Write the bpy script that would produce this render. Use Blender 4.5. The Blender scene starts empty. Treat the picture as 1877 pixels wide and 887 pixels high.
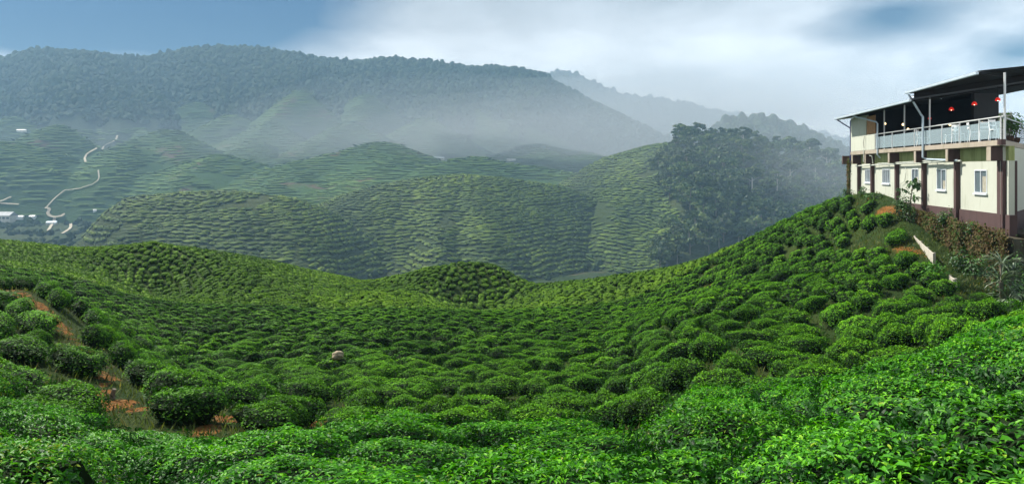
import bpy, bmesh, math, random
import numpy as np
from mathutils import Vector, Matrix
R = math.radians
C = bpy.context.scene.collection
S = bpy.context.scene
random.seed(7)
RNG = np.random.default_rng(7)

# ------------------------------------------------------------------ camera
F = 1340.0; CX = 938.5; HY = 310.0           # focal length and horizon row of the 1877 px wide photograph
cam = bpy.data.cameras.new('camera'); co = bpy.data.objects.new('camera', cam); C.objects.link(co)
cam.sensor_width = 36.0; cam.lens = 36.0*F/1877.0
cam.shift_y = -(443.5-HY)/1877.0
cam.clip_start = 0.05; cam.clip_end = 8000
co.location = (0, 0, 0); co.rotation_euler = (R(90), 0, 0)
S.camera = co

# ------------------------------------------------------------------ sky, sun, exposure
SUN = Vector((-0.58, 0.35, 0.74)).normalized()
W = bpy.data.worlds.new("World"); S.world = W; W.use_nodes = True
def build_world():
    nt = W.node_tree; nt.nodes.clear(); N = nt.nodes.new; L = nt.links.new
    out = N('ShaderNodeOutputWorld'); mix = N('ShaderNodeMixShader'); L(mix.outputs[0], out.inputs[0])
    sky = N('ShaderNodeTexSky'); sky.sky_type = 'NISHITA'; sky.sun_disc = False
    sky.sun_elevation = math.asin(SUN.z); sky.sun_rotation = math.atan2(SUN.x, SUN.y)
    sky.altitude = 1500; sky.air_density = 1.0; sky.dust_density = 1.0; sky.ozone_density = 3.0
    b1 = N('ShaderNodeBackground'); b1.inputs[1].default_value = 0.05; hs = N('ShaderNodeHueSaturation'); hs.inputs['Saturation'].default_value = 1.45; hs.inputs['Value'].default_value = .52; L(sky.outputs[0], hs.inputs['Color']); L(hs.outputs[0], b1.inputs[0])
    b2 = N('ShaderNodeBackground'); b2.inputs[1].default_value = 1.0
    L(b1.outputs[0], mix.inputs[1]); L(b2.outputs[0], mix.inputs[2])
    tc = N('ShaderNodeTexCoord')
    nz = N('ShaderNodeTexNoise'); nz.inputs['Scale'].default_value = 5.0; nz.inputs['Detail'].default_value = 7; nz.inputs['Roughness'].default_value = .56
    mp = N('ShaderNodeMapping'); mp.inputs['Scale'].default_value = (1, 1, 2.6); L(tc.outputs['Generated'], mp.inputs[0]); L(mp.outputs[0], nz.inputs['Vector'])
    nrm = N('ShaderNodeVectorMath'); nrm.operation = 'NORMALIZE'; L(tc.outputs['Generated'], nrm.inputs[0])
    def math2(op, a, b, clamp=False):
        m = N('ShaderNodeMath'); m.operation = op; m.use_clamp = clamp
        for i, v in enumerate((a, b)):
            if isinstance(v, (int, float)): m.inputs[i].default_value = v
            else: L(v, m.inputs[i])
        return m.outputs[0]
    def rng_(v, a, b, c=0.0, d=1.0):
        m = N('ShaderNodeMapRange'); m.interpolation_type = 'SMOOTHSTEP'
        L(v, m.inputs[0])
        for i, k in enumerate((a, b, c, d)): m.inputs[i+1].default_value = k
        return m.outputs[0]
    def hole(px, py, deg_in, deg_out, flat=2.2):
        d = Vector(((px-CX)/F, 1, (HY-py)/F)).normalized()
        # anisotropic angular distance: vertical differences count more
        sub = N('ShaderNodeVectorMath'); sub.operation = 'SUBTRACT'; L(nrm.outputs[0], sub.inputs[0]); sub.inputs[1].default_value = d
        mul = N('ShaderNodeVectorMath'); mul.operation = 'MULTIPLY'; L(sub.outputs[0], mul.inputs[0]); mul.inputs[1].default_value = (1, 1, flat)
        ln = N('ShaderNodeVectorMath'); ln.operation = 'LENGTH'; L(mul.outputs[0], ln.inputs[0])
        jit = math2('MULTIPLY_ADD', nz.outputs[0], 0.24); jit.node.inputs[2].default_value = -0.12
        v = math2('ADD', ln.outputs['Value'], jit)
        return rng_(v, R(deg_in), R(deg_out), 1.0, 0.0)
    h = None
    for a in HOLES:
        x = hole(*a[:4]); x = math2('MULTIPLY', x, a[4])
        h = x if h is None else math2('MAXIMUM', h, x)
    cov = math2('SUBTRACT', 1.0, math2('MULTIPLY', h, rng_(nz.outputs[0],   .34, .62, .62, 1.0)), True)
    L(cov, mix.inputs[0])
    # cloud brightness
    sep = N('ShaderNodeSeparateXYZ'); L(nrm.outputs[0], sep.inputs[0])
    low = rng_(sep.outputs['Z'], 0.03, 0.26, 0.0, 1.0)
    cr = N('ShaderNodeValToRGB'); e = cr.color_ramp.elements
    e[0].position = 0.0; e[0].color = CLOUD_LOW; e[1].position = 1.0; e[1].color = CLOUD_HIGH
    L(low, cr.inputs[0])
    vz = rng_(nz.outputs[0], .3, .72, .80, 1.16)
    mul = N('ShaderNodeMix'); mul.data_type = 'RGBA'; mul.blend_type = 'MULTIPLY'; mul.inputs[0].default_value = 1
    L(cr.outputs[0], mul.inputs[6]); L(vz, mul.inputs[7]); L(mul.outputs[2], b2.inputs[0])
HOLES = [(300, -30, 1, 19, 2.6, 1.0), (90, 20, 1, 11, 2.2, .85), (1640, 30, -2, 8, 1.5, .55), (1875, 100, -2, 7, 1.5, .38)]
CLOUD_LOW = (1.18, 1.18, 1.18, 1); CLOUD_HIGH = (.315, .345, .375, 1)
build_world()
sun = bpy.data.lights.new('sun', 'SUN'); so = bpy.data.objects.new('sun', sun); C.objects.link(so)
sun.energy = 5.0; sun.angle = R(1.5); sun.color = (1.0, .95, .86)
so.rotation_euler = (-SUN).to_track_quat('-Z', 'Y').to_euler(); so.location = (-60, 40, 90)
S.view_settings.view_transform = 'Standard'; S.view_settings.look = 'None'
S.view_settings.exposure = 0.88; S.view_settings.gamma = 1.0; S.view_settings.use_curve_mapping = False
S.render.engine = 'CYCLES'
cy = S.cycles
cy.max_bounces = 6; cy.diffuse_bounces = 3; cy.glossy_bounces = 2; cy.transmission_bounces = 3; cy.transparent_max_bounces = 8
cy.volume_bounces = 0; cy.caustics_reflective = False; cy.caustics_refractive = False
cy.use_denoising = True; cy.denoiser = 'OPENIMAGEDENOISE'
cy.use_adaptive_sampling = True; cy.adaptive_threshold = 0.006

# ------------------------------------------------------------------ materials
def srgb(r, g, b):
    f = lambda c: (c/255/12.92) if c/255 <= .04045 else ((c/255+.055)/1.055)**2.4
    return (f(r), f(g), f(b), 1)
class NT:
    def __init__(s, name):
        s.m = bpy.data.materials.new(name); s.m.use_nodes = True; s.t = s.m.node_tree; s.t.nodes.clear()
        s.out = s.t.nodes.new('ShaderNodeOutputMaterial')
    def n(s, k, **kw):
        x = s.t.nodes.new(k)
        for a, b in kw.items(): setattr(x, a, b)
        return x
    def l(s, a, b): s.t.links.new(a, b)
    def pos(s): return s.n('ShaderNodeNewGeometry').outputs['Position']
    def noise(s, scale, detail=4, rough=.55, vec=None, dist=0):
        x = s.n('ShaderNodeTexNoise'); x.inputs['Scale'].default_value = scale; x.inputs['Detail'].default_value = detail
        x.inputs['Roughness'].default_value = rough; x.inputs['Distortion'].default_value = dist
        s.l(vec if vec is not None else s.pos(), x.inputs['Vector']); return x.outputs[0]
    def ramp(s, v, stops):
        x = s.n('ShaderNodeValToRGB'); el = x.color_ramp.elements
        while len(el) < len(stops): el.new(.5)
        for e, (p, c) in zip(el, stops): e.position = p; e.color = c if len(c) == 4 else (*c, 1)
        s.l(v, x.inputs[0]); return x.outputs[0]
    def mr(s, v, a, b, c=0., d=1.):
        x = s.n('ShaderNodeMapRange'); s.l(v, x.inputs[0])
        for i, k in enumerate((a, b, c, d)): x.inputs[i+1].default_value = k
        return x.outputs[0]
    def mix(s, f, a, b, mode='MIX'):
        x = s.n('ShaderNodeMix', data_type='RGBA', blend_type=mode)
        for i, v in ((0, f), (6, a), (7, b)):
            if isinstance(v, (int, float)): x.inputs[i].default_value = v
            elif isinstance(v, tuple): x.inputs[i].default_value = v if len(v) == 4 else (*v, 1)
            else: s.l(v, x.inputs[i])
        return x.outputs[2]
    def attr(s, name): return s.n('ShaderNodeAttribute', attribute_name=name).outputs['Fac']
    def bump(s, v, strength, dist):
        x = s.n('ShaderNodeBump'); x.inputs['Strength'].default_value = strength; x.inputs['Distance'].default_value = dist
        s.l(v, x.inputs['Height']); return x.outputs[0]
    def princ(s, col, rough=.6, spec=.5, metal=0, normal=None, alpha=None):
        p = s.n('ShaderNodeBsdfPrincipled')
        if isinstance(col, tuple): p.inputs['Base Color'].default_value = col if len(col) == 4 else (*col, 1)
        else: s.l(col, p.inputs['Base Color'])
        if isinstance(rough, (int, float)): p.inputs['Roughness'].default_value = rough
        else: s.l(rough, p.inputs['Roughness'])
        p.inputs['Specular IOR Level'].default_value = spec; p.inputs['Metallic'].default_value = metal
        if normal is not None: s.l(normal, p.inputs['Normal'])
        return p
    def done(s, sh): s.l(sh.outputs[0] if hasattr(sh, 'outputs') else sh, s.out.inputs[0]); return s.m

def leaf_mat(name, stops, rough=.45, spec=.4, transl=.25, objvar=.25, patch=None):
    t = NT(name)
    c = t.ramp(t.attr('tint'), stops)
    oi = t.n('ShaderNodeObjectInfo')
    v = t.mr(oi.outputs['Random'], 0, 1, 1-objvar, 1+objvar)
    hs = t.n('ShaderNodeHueSaturation'); t.l(c, hs.inputs['Color']); t.l(v, hs.inputs['Value'])
    c = hs.outputs[0]
    if patch:
        nz = t.noise(patch, 3)
        k = t.ramp(nz, [(.3, (.55, .62, .6)), (.5, (.95, .95, .9)), (.7, (1.35, 1.25, .9))])
        c = t.mix(1.0, c, k, 'MULTIPLY')
    p = t.princ(c, rough, spec)
    tr = t.n('ShaderNodeBsdfTranslucent'); t.l(t.mix(1.0, c, (1.25, 1.35, .6), 'MULTIPLY'), tr.inputs[0])
    mx = t.n('ShaderNodeMixShader'); mx.inputs[0].default_value = transl; t.l(p.outputs[0], mx.inputs[1]); t.l(tr.outputs[0], mx.inputs[2])
    return t.done(mx)
def plain(name, col, rough=.6, spec=.4, metal=0, var=.12, scale=2.5, bump=0, bscale=20):
    t = NT(name)
    nz = t.noise(scale, 6, .6)
    lo = tuple(c*(1-var) for c in col[:3]); hi = tuple(min(1, c*(1+var)) for c in col[:3])
    c = t.ramp(nz, [(.3, lo), (.7, hi)])
    n = t.bump(t.noise(bscale, 4), bump, .02) if bump else None
    return t.done(t.princ(c, rough, spec, metal, n))

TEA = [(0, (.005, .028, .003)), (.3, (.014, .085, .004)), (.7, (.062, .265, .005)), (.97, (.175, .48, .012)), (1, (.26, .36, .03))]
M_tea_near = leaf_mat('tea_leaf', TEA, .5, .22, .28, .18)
M_tea_mid = leaf_mat('tea_leaf_small', [(0, (.007, .028, .003)), (.35, (.030, .110, .005)), (.75, (.105, .300, .008)), (1, (.20, .44, .018))], .6, .14, .25, .2, patch=.12)
M_tea_far = leaf_mat('tea_leaf_far', [(0, (.007, .026, .003)), (.4, (.042, .112, .006)), (1, (.165, .330, .018))], .7, .12, .15, .0, patch=.05)
M_tea_hill = leaf_mat('tea_leaf_hill', [(0, (.020, .044, .006)), (.5, (.050, .096, .011)), (1, (.098, .150, .018))], .7, .2, .05, .0, patch=.02)
M_core = plain('tea_twigs', (.010, .020, .006), .9, .1, 0, .4, 6)
M_core_far = leaf_mat('tea_core_far', [(0, (.006, .020, .003)), (.45, (.048, .105, .007)), (1, (.150, .270, .018))], .8, .15, 0, 0, patch=.05)

# ------------------------------------------------------------------ mesh building
def mesh(name, V, Fs, mats, matidx=None, tint=None, smooth=False, attrs=None):
    """V (n,3); Fs: list of int arrays (k,3) or (k,4); matidx/tint: lists of arrays, one per array of faces"""
    me = bpy.data.meshes.new(name)
    V = np.asarray(V, np.float32); Fs = [np.asarray(f, np.int32) for f in Fs if len(f)]
    nl = sum(f.size for f in Fs); npoly = sum(len(f) for f in Fs)
    me.vertices.add(len(V)); me.vertices.foreach_set('co', V.ravel())
    me.loops.add(nl); me.polygons.add(npoly)
    me.loops.foreach_set('vertex_index', np.concatenate([f.ravel() for f in Fs]))
    sizes = np.concatenate([np.full(len(f), f.shape[1], np.int32) for f in Fs])
    st = np.zeros(npoly, np.int32); st[1:] = np.cumsum(sizes)[:-1]
    me.polygons.foreach_set('loop_start', st)
    try: me.polygons.foreach_set('loop_total', sizes)
    except Exception: pass
    for m in (mats if isinstance(mats, (list, tuple)) else [mats]): me.materials.append(m)
    if matidx is not None: me.polygons.foreach_set('material_index', np.concatenate(matidx).astype(np.int32))
    me.polygons.foreach_set('use_smooth', np.full(npoly, smooth))
    if tint is not None:
        a = me.attributes.new('tint', 'FLOAT', 'FACE'); a.data.foreach_set('value', np.concatenate(tint).astype(np.float32))
    if attrs:
        for k, v in attrs.items():
            a = me.attributes.new(k, 'FLOAT', 'POINT'); a.data.foreach_set('value', np.asarray(v, np.float32))
    me.update(calc_edges=True); me.validate()
    return me
def tag(o, label=None, cat=None, group=None, kind=None):
    if label: o['label'] = label
    if cat: o['category'] = cat
    if group: o['group'] = group
    if kind: o['kind'] = kind
    return o
def link(name, me, parent=None):
    o = bpy.data.objects.new(name, me); C.objects.link(o)
    if parent is not None: o.parent = parent; o.matrix_parent_inverse = parent.matrix_world.inverted() if False else Matrix.Identity(4)
    return o
def empty(name, loc, rz=0):
    o = bpy.data.objects.new(name, None); C.objects.link(o); o.location = loc; o.rotation_euler = (0, 0, rz); o.empty_display_size = .2
    return o
class MB:
    """collects boxes, prisms, tubes and quads in world coordinates; build() makes ONE mesh object, origin-relative to its parent"""
    def __init__(s): s.v = []; s.f3 = []; s.f4 = []; s.fn = []
    def add(s, vs, faces):
        b = len(s.v); s.v += [tuple(v) for v in vs]
        for f in faces: s.fn.append([i+b for i in f])
        return s
    def prism(s, pts, z0, z1):
        n = len(pts)
        z0 = [z0]*n if not isinstance(z0, (list, tuple)) else z0; z1 = [z1]*n if not isinstance(z1, (list, tuple)) else z1
        vs = [(p[0], p[1], z) for p, z in zip(pts, z0)] + [(p[0], p[1], z) for p, z in zip(pts, z1)]
        area = sum(pts[i][0]*pts[(i+1) % n][1]-pts[(i+1) % n][0]*pts[i][1] for i in range(n))
        fs = [list(range(n))[::-1], list(range(n, 2*n))] + [[i, (i+1) % n, n+(i+1) % n, n+i] for i in range(n)]
        if area < 0: fs = [f[::-1] for f in fs]
        return s.add(vs, fs)
    def box(s, x0, x1, y0, y1, z0, z1): return s.prism([(x0, y0), (x1, y0), (x1, y1), (x0, y1)], z0, z1)
    def tube(s, pts, r, n=7, caps=True):
        pts = [Vector(p) for p in pts]; rs = r if isinstance(r, (list, tuple)) else [r]*len(pts)
        vs = []; fs = []
        for i, p in enumerate(pts):
            d = (pts[min(i+1, len(pts)-1)]-pts[max(i-1, 0)]).normalized()
            u = d.cross(Vector((0, 0, 1)) if abs(d.z) < .9 else Vector((1, 0, 0))).normalized(); w = d.cross(u)
            for k in range(n):
                a = 2*math.pi*k/n; vs.append(p+(u*math.cos(a)+w*math.sin(a))*rs[i])
        for i in range(len(pts)-1):
            for k in range(n): fs.append([i*n+k, i*n+(k+1) % n, (i+1)*n+(k+1) % n, (i+1)*n+k][::-1])
        if caps: fs.append(list(range(n))); fs.append([len(vs)-n+k for k in range(n)][::-1])
        return s.add(vs, fs)
    def lathe(s, c, prof, n=12):
        vs = []; fs = []
        for r, z in prof:
            for k in range(n): a = 2*math.pi*k/n; vs.append((c[0]+r*math.cos(a), c[1]+r*math.sin(a), c[2]+z))
        for i in range(len(prof)-1):
            for k in range(n): fs.append([i*n+k, i*n+(k+1) % n, (i+1)*n+(k+1) % n, (i+1)*n+k])
        return s.add(vs, fs)
    def build(s, name, m, parent=None, smooth=False, bevel=0, origin=None):
        off = Vector((0, 0, 0))
        if parent is not None:
            q = parent
            while q is not None: off += Vector(q.location); q = q.parent
        elif origin is not None: off = Vector(origin)
        me = bpy.data.meshes.new(name); me.from_pydata([tuple(Vector(v)-off) for v in s.v], [], s.fn)
        me.materials.append(m)
        if smooth: me.polygons.foreach_set('use_smooth', np.full(len(me.polygons), True))
        if bevel:
            bm = bmesh.new(); bm.from_mesh(me); bmesh.ops.remove_doubles(bm, verts=bm.verts, dist=1e-5)
            bmesh.ops.bevel(bm, geom=[e for e in bm.edges if len(e.link_faces) == 2 and e.calc_face_angle(0) > .6], offset=bevel, segments=1, affect='EDGES'); bm.to_mesh(me); bm.free()
        o = link(name, me, parent)
        if parent is None and origin is not None: o.location = origin
        return o

# ------------------------------------------------------------------ noise in numpy
def vnoise(x, y, seed=0):
    x = np.asarray(x, float); y = np.asarray(y, float)
    xi = np.floor(x).astype(np.int64); yi = np.floor(y).astype(np.int64); xf = x-xi; yf = y-yi
    def h(a, b):
        n = (a*374761393 + b*668265263 + seed*1442695041) & 0xFFFFFFFF
        n = ((n ^ (n >> 13))*1274126177) & 0xFFFFFFFF
        return ((n ^ (n >> 16)) & 0xFFFF)/65535.0
    u = xf*xf*(3-2*xf); v = yf*yf*(3-2*yf)
    return (h(xi, yi)*(1-u)+h(xi+1, yi)*u)*(1-v) + (h(xi, yi+1)*(1-u)+h(xi+1, yi+1)*u)*v - .5
def fbm(x, y, seed=0, o=4):
    t = 0; a = 1.0
    for k in range(o): t = t + a*vnoise(x*2**k, y*2**k, seed+k); a *= .5
    return t

# ------------------------------------------------------------------ the terrain
BH = .85                                       # height of a tea bush
ctrl = []
def cp(px, py, Y, k='b'):
    X = (px-CX)/F*Y; Z = -(py-HY)/F*Y
    ctrl.append((X, Y, Z-(BH if k == 'b' else 0)))
for a in [(0,887,4.0),(300,887,3.6),(600,887,3.3),(900,887,3.2),(1200,887,3.0),(1500,887,2.8),(1800,887,2.5),
          (0,800,6),(300,820,5.5),(600,820,5.3),(900,820,5.2),(1200,800,5),(1500,770,5),(1700,720,5),(1877,680,4.8),
          (0,735,8.5),(200,770,8.5),(480,783,8),(600,772,8),(800,770,8),(1000,757,8.5),(1200,735,9),(1350,700,9.5),(1500,685,9.5),(1600,655,9.5),(1700,630,9.5),(1800,600,9.5),(1877,572,9.5),
          (0,700,12),(80,700,14),(0,640,16),(0,560,24),(60,610,20),(0,515,27),(150,640,22,'g'),(35,540,28,'g'),(75,566,26.5,'g'),(120,615,24.5,'g'),(200,740,17,'g'),(300,740,18,'g'),(430,772,16.5,'g'),
          (600,740,17.5),(600,700,23),(600,650,31),(600,600,43),(600,560,60),(600,530,80),(600,510,105),
          (300,680,25),(300,620,36),(300,560,52),(300,520,90),(300,480,95),(150,560,42),(150,500,65),(150,465,95),(0,480,60),(0,450,90),
          (450,680,25),(450,560,55),(450,500,85),(800,720,20),(800,660,29),(800,600,43),(800,560,58),(800,545,80),(850,536,90),(905,538,91),(700,530,78),(720,515,95),
          (1000,720,20),(1000,650,30),(1000,600,42),(1000,560,58),(1000,530,82),(1150,700,21),(1150,640,29),(1150,580,43),(1150,530,66),
          (1280,660,23,'g'),(1300,560,36,'g'),(1300,510,52),(1340,680,21,'g'),(1450,620,24),(1450,540,31),(1450,460,45),
          (1600,640,20),(1600,540,27),(1600,460,35),(1560,400,44),(1700,610,20.5),(1700,530,28),(1770,600,21,'g'),(1745,535,29.8,'g'),(1795,562,29,'g'),(1845,590,27,'g'),
          (1675,430,38,'g'),(1640,385,42,'g'),(1620,362,46,'g'),(1560,357,52,'g'),(1877,600,22,'g')]: cp(*a)
CREST = [(-300,440,112),(-120,436,112),(0,436,111),(70,442,110),(150,452,113),(215,446,108),(280,439,101),(350,447,105),(450,465,113),(530,480,116),(600,496,124),(650,508,122),(720,500,105),(780,486,99),(850,479,97),(905,484,97),(945,500,100),(975,514,103),(1050,511,97),(1150,497,86),(1220,485,79),(1290,466,72),(1360,436,66),(1430,400,60),(1500,366,56),(1545,350,53.5)]
for px, py, Y in CREST:
    cp(px, py, Y)
    X = (px-CX)/F*Y; Z = -(py-HY)/F*Y - BH; d = 1.14
    ctrl.append((X*d, Y*d, Z-.045*Y)); ctrl.append((X*1.6, Y*1.6, min(Z-.25*Y, -30)))
for Y, z, pxs in ((13, -5.0, (250, 500, 800, 1100)), (14, -4.9, (1350, 1600)), (14, -4.0, (1800,)), (14, -3.4, (1950,))):
    for px in pxs: ctrl.append(((px-CX)/F*Y, Y, z))
ctrl += [(0, 0, -1.75), (-3, 0, -1.8), (3, 0, -1.6), (-5, -3, -1.6), (5, -3, -1.4), (0, -4, -1.5), (-20, -3, -1.5), (20, -3, -.8), (26, 36, -4.9), (27, 45, -3.2), (30, 31, -5.7), (33, 50, -3.6), (30, 62, -7), (40, 30, -3), (50, 50, -4), (40, 80, -22), (24, 16, -2.6), (32, 20, -2),
         (-16, 10, -2.9), (-30, 20, -3), (-40, 35, -4), (-60, 60, -7.5)]
ctrl = np.array(ctrl)
def uv_(X, Y): return np.stack([2.2*X/(Y+5), np.log(Y+5)*1.0], -1)
def tps_k(d2): return .5*d2*np.log(d2+1e-12)
def tps_fit():
    P = uv_(ctrl[:, 0], ctrl[:, 1]); n = len(P); q = ctrl[:, 2]/(ctrl[:, 1]+5)
    D = ((P[:, None]-P[None])**2).sum(-1); A = np.zeros((n+3, n+3)); A[:n, :n] = tps_k(D)+np.eye(n)*2e-4
    A[:n, n] = 1; A[:n, n+1:] = P; A[n:, :n] = A[:n, n:].T
    return P, np.linalg.solve(A, np.concatenate([q, np.zeros(3)]))
TP, TW = tps_fit()
SINK = (np.array([c[0] for c in CREST]+[1620, 1750], float), np.array([c[2] for c in CREST]+[70, 80], float))
def H_near(X, Y):
    X = np.asarray(X, float); Y = np.asarray(Y, float); sh = X.shape; P = uv_(X.ravel(), Y.ravel()); out = np.empty(len(P))
    for i in range(0, len(P), 20000):
        p = P[i:i+20000]; D = ((p[:, None]-TP[None])**2).sum(-1)
        out[i:i+20000] = tps_k(D)@TW[:-3] + TW[-3] + p@TW[-2:]
    z = out.reshape(sh)*(Y+5)
    yc = np.interp(X/np.maximum(Y, 1)*F+CX, SINK[0], SINK[1]); z = z - 55*np.clip((Y/yc-1.16)/.5, 0, 1)**1.2
    return z + .10*fbm(X*.35, Y*.35, 3, 3)*np.clip((Y-4)/10, 0, 1)

KF = 2.4      # the hills beyond the hollow are laid out at a smaller size and enlarged by this about the viewpoint's datum
def crest_layer(pts, Yc, sf, sb, r, gully=0, gfreq=60, seed=1, wob=0):
    px = np.array([p[0] for p in pts], float); py = np.array([p[1] for p in pts], float)
    def f(X, Y):
        u = X/np.maximum(Y, 1)*F+CX
        yc = Yc + wob*vnoise(u/170., u*0+.3, seed+50)*2
        zc = -(np.interp(u, px, py)*.5+np.interp(u-8, px, py)*.25+np.interp(u+8, px, py)*.25-HY)/F*yc
        d = Y-yc; s = np.where(d < 0, sf, sb)
        drop = s*(np.sqrt(d*d+r*r)-r)
        g = gully*fbm(u/gfreq, Y*.006, seed, 3)*np.clip(np.abs(d)/(6*r), 0, 1)
        return zc-drop+g
    return f
L_B1 = crest_layer([(-400,640),(-50,540),(90,480),(150,438),(190,394),(235,364),(300,358),(400,352),(470,356),(540,367),(600,388),(700,445),(800,540),(1000,700)], 235, .42, .5, 9, 8, 110, 11, 4)
L_B2 = crest_layer([(300,640),(420,540),(480,470),(520,418),(560,390),(620,362),(700,339),(780,327),(850,322),(920,328),(990,337),(1040,346),(1100,372),(1160,430),(1250,540),(1500,700)], 285, .40, .5, 12, 15, 140, 21, 6)
L_B3 = crest_layer([(700,700),(850,520),(930,440),(980,380),(1030,334),(1100,294),(1180,270),(1255,259),(1330,270),(1400,286),(1470,300),(1540,317),(1600,335),(1700,360),(2000,400),(2600,470)], 345, .33, .5, 14, 13, 150, 31, 5)
def H_mid(X, Y): return np.maximum(np.maximum(L_B1(X, Y), L_B2(X, Y)), L_B3(X, Y))
CONES = [(108,231,520,.72),(-120,250,540,.5),(20,262,470,.42),(30,300,440,.34),(312,236,545,.52),(240,268,500,.42),(400,285,470,.34),(548,165,655,.95),(500,225,610,.55),(470,262,560,.45),(425,208,640,.72),(360,190,700,.7),(700,262,470,.34),(672,172,690,.85),(640,225,610,.5),(780,215,650,.6),(850,190,720,.55),(985,262,560,.30),(880,290,430,.26),(1080,282,520,.24),(560,318,425,.26),(-350,220,560,.4),(930,222,690,.45),(260,225,650,.6),(170,215,690,.6),(20,215,640,.6)]
def H_far(X, Y):
    z = np.full(np.shape(X), -60.0)
    for i, (px, py, Yp, s) in enumerate(CONES):
        x0 = (px-CX)/F*Yp; z0 = -(py-HY)/F*Yp; dx = X-x0; dy = Y-Yp
        a = np.arctan2(dy, dx); rr = np.sqrt(dx*dx+dy*dy)
        k = 1+.16*np.sin(a*3+i*1.7)+.10*np.sin(a*5+i)
        z = np.maximum(z, z0-1.12*s*k*(np.sqrt(rr*rr+64)-8)/(1+rr*.0009))
    return z + 3.0*fbm(X/40, Y/40, 77, 3)*np.clip((Y-300)/150, 0, 1) - 45*np.clip((445-Y)/70, 0, 1)*np.clip((330-(X/np.maximum(Y, 1)*F+CX))/120, 0, 1)
L_D = crest_layer([(-900,190),(-500,130),(-200,112),(0,107),(60,97),(130,99),(200,107),(245,114),(262,110),(330,99),(400,92),(470,94),(540,105),(600,117),(640,120),(700,114),(760,116),(850,127),(930,130),(990,140),(1030,162),(1080,188),(1130,212),(1180,237),(1230,262),(1400,330),(2000,420)], 850, .55, .4, 18, 34, 90, 41, 20)
L_E = crest_layer([(-900,300),(700,220),(900,160),(1005,143),(1040,140),(1080,157),(1130,180),(1200,190),(1260,199),(1330,217),(1420,232),(1520,256),(1700,290),(2100,310),(2600,330)], 1300, .5, .4, 25, 30, 90, 51, 10)
L_F = crest_layer([(1000,400),(1200,320),(1260,275),(1330,232),(1400,227),(1450,238),(1500,262),(1550,284),(1620,304),(1700,330),(1900,370),(2600,430)], 560, .45, .4, 12, 10, 80, 61, 6)
def H_valley(X, Y): return -31 + 1.5*fbm(X/60, Y/60, 91, 3) + np.clip((Y-420)/300, 0, 1)*6
def H_all(X, Y):
    z = H_valley(X, Y)
    for f in (H_mid, H_far, L_D, L_E, L_F): z = np.maximum(z, f(X, Y))
    return np.where(Y < 178, np.maximum(np.where(Y > 140, z, -99), H_near(X, Y)), z)
YS = np.exp(np.linspace(math.log(2.2), math.log(1550), 2600))
def hit(px, py, ymin=2.2, fn=H_all):
    """the point of the ground that the photograph shows at a pixel"""
    ys = YS[YS >= ymin]; X = (px-CX)/F*ys; z = fn(X, ys); ray = -(py-HY)/F*ys
    k = np.argmax(z >= ray)
    if z[k] < ray[k]: return None
    return Vector((X[k], ys[k], float(z[k])))
def proj(x, y, z): return CX+F*x/y, HY-F*z/y

# clearings, bare soil and footpaths, seen in the photograph
PATCH = []                                      # (x, y, rx, ry, soil, bare)
def patch(px, py, rpx, rpy, soil, bare=1):
    p = hit(px, py, 10)
    rx = rpx/F*p.y; p2 = hit(px, py-rpy, 10); p3 = hit(px, py+rpy, 10)
    ry = max(.35, min(1.5*rx+.3, abs(p2.y-p3.y)/2)) if p2 and p3 else rx
    PATCH.append((p.x, p.y, rx, ry, soil, bare))
for a in [(28,704,30,10,1),(130,750,15,8,1),(205,742,28,14,1),(262,750,15,9,1),(195,690,12,20,.9),(440,768,30,10,1),(375,790,22,16,1),(365,716,18,12,1),(300,710,14,6,.9),(590,696,14,6,.8),(500,705,14,7,.7),
          (580,772,24,10,1),(905,750,16,9,.9),(965,746,22,10,.9),(1085,752,24,9,.9),(832,762,22,9,.8),(1106,732,10,6,.8),(805,658,26,10,.25),(618,662,12,8,.6),(500,665,8,14,.5),
          (1300,556,14,20,.8),(1297,590,15,24,.6),(1302,525,12,20,.6),(1303,500,10,16,.52),(1290,640,18,26,.6),(1270,685,24,14,.6),(1340,682,55,20,.25),(1560,655,40,10,.1),(1440,530,22,12,.05),
          (1630,385,20,14,.72),(1600,440,28,22,.2),(1665,460,18,16,.6),(1700,500,16,14,.2),(1770,590,36,18,.35),(1800,610,30,14,.1),(1745,560,16,10,.5),(1590,365,30,8,.3)]:
    patch(*a)
def polyline(pts, rpx, soil):
    for (a, b), (c, d) in zip(pts[:-1], pts[1:]):
        n = max(2, int(math.hypot(a-c, b-d)/9))
        for k in range(n): patch(a+(c-a)*k/n, b+(d-b)*k/n, rpx*(.85+.3*random.random()), 5, soil)
polyline([(22,532),(50,550),(75,566),(100,590),(120,614)], 11, .75)
polyline([(120,614),(150,640),(185,665),(196,690)], 8, .5)
polyline([(196,690),(190,715),(175,735)], 10, 1)
polyline([(600,470),(640,500)], 5, .2)
PA = np.array(PATCH)
def cover(X, Y):
    """(soil, bare) fields of the near ground"""
    X = np.asarray(X, float); Y = np.asarray(Y, float); soil = np.zeros(X.shape); bare = np.zeros(X.shape)
    wx = X+.35*fbm(X*1.1, Y*1.1, 5, 3); wy = Y+.5*fbm(X*1.1, Y*1.1, 9, 3)
    for x, y, rx, ry, s, b in PATCH:
        d = np.sqrt(((wx-x)/rx)**2+((wy-y)/ry)**2); w = np.clip(1.5-d, 0, 1)
        soil = np.maximum(soil, w*s); bare = np.maximum(bare, np.clip(1.45-d, 0, 1)*b)
    return soil, bare

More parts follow.
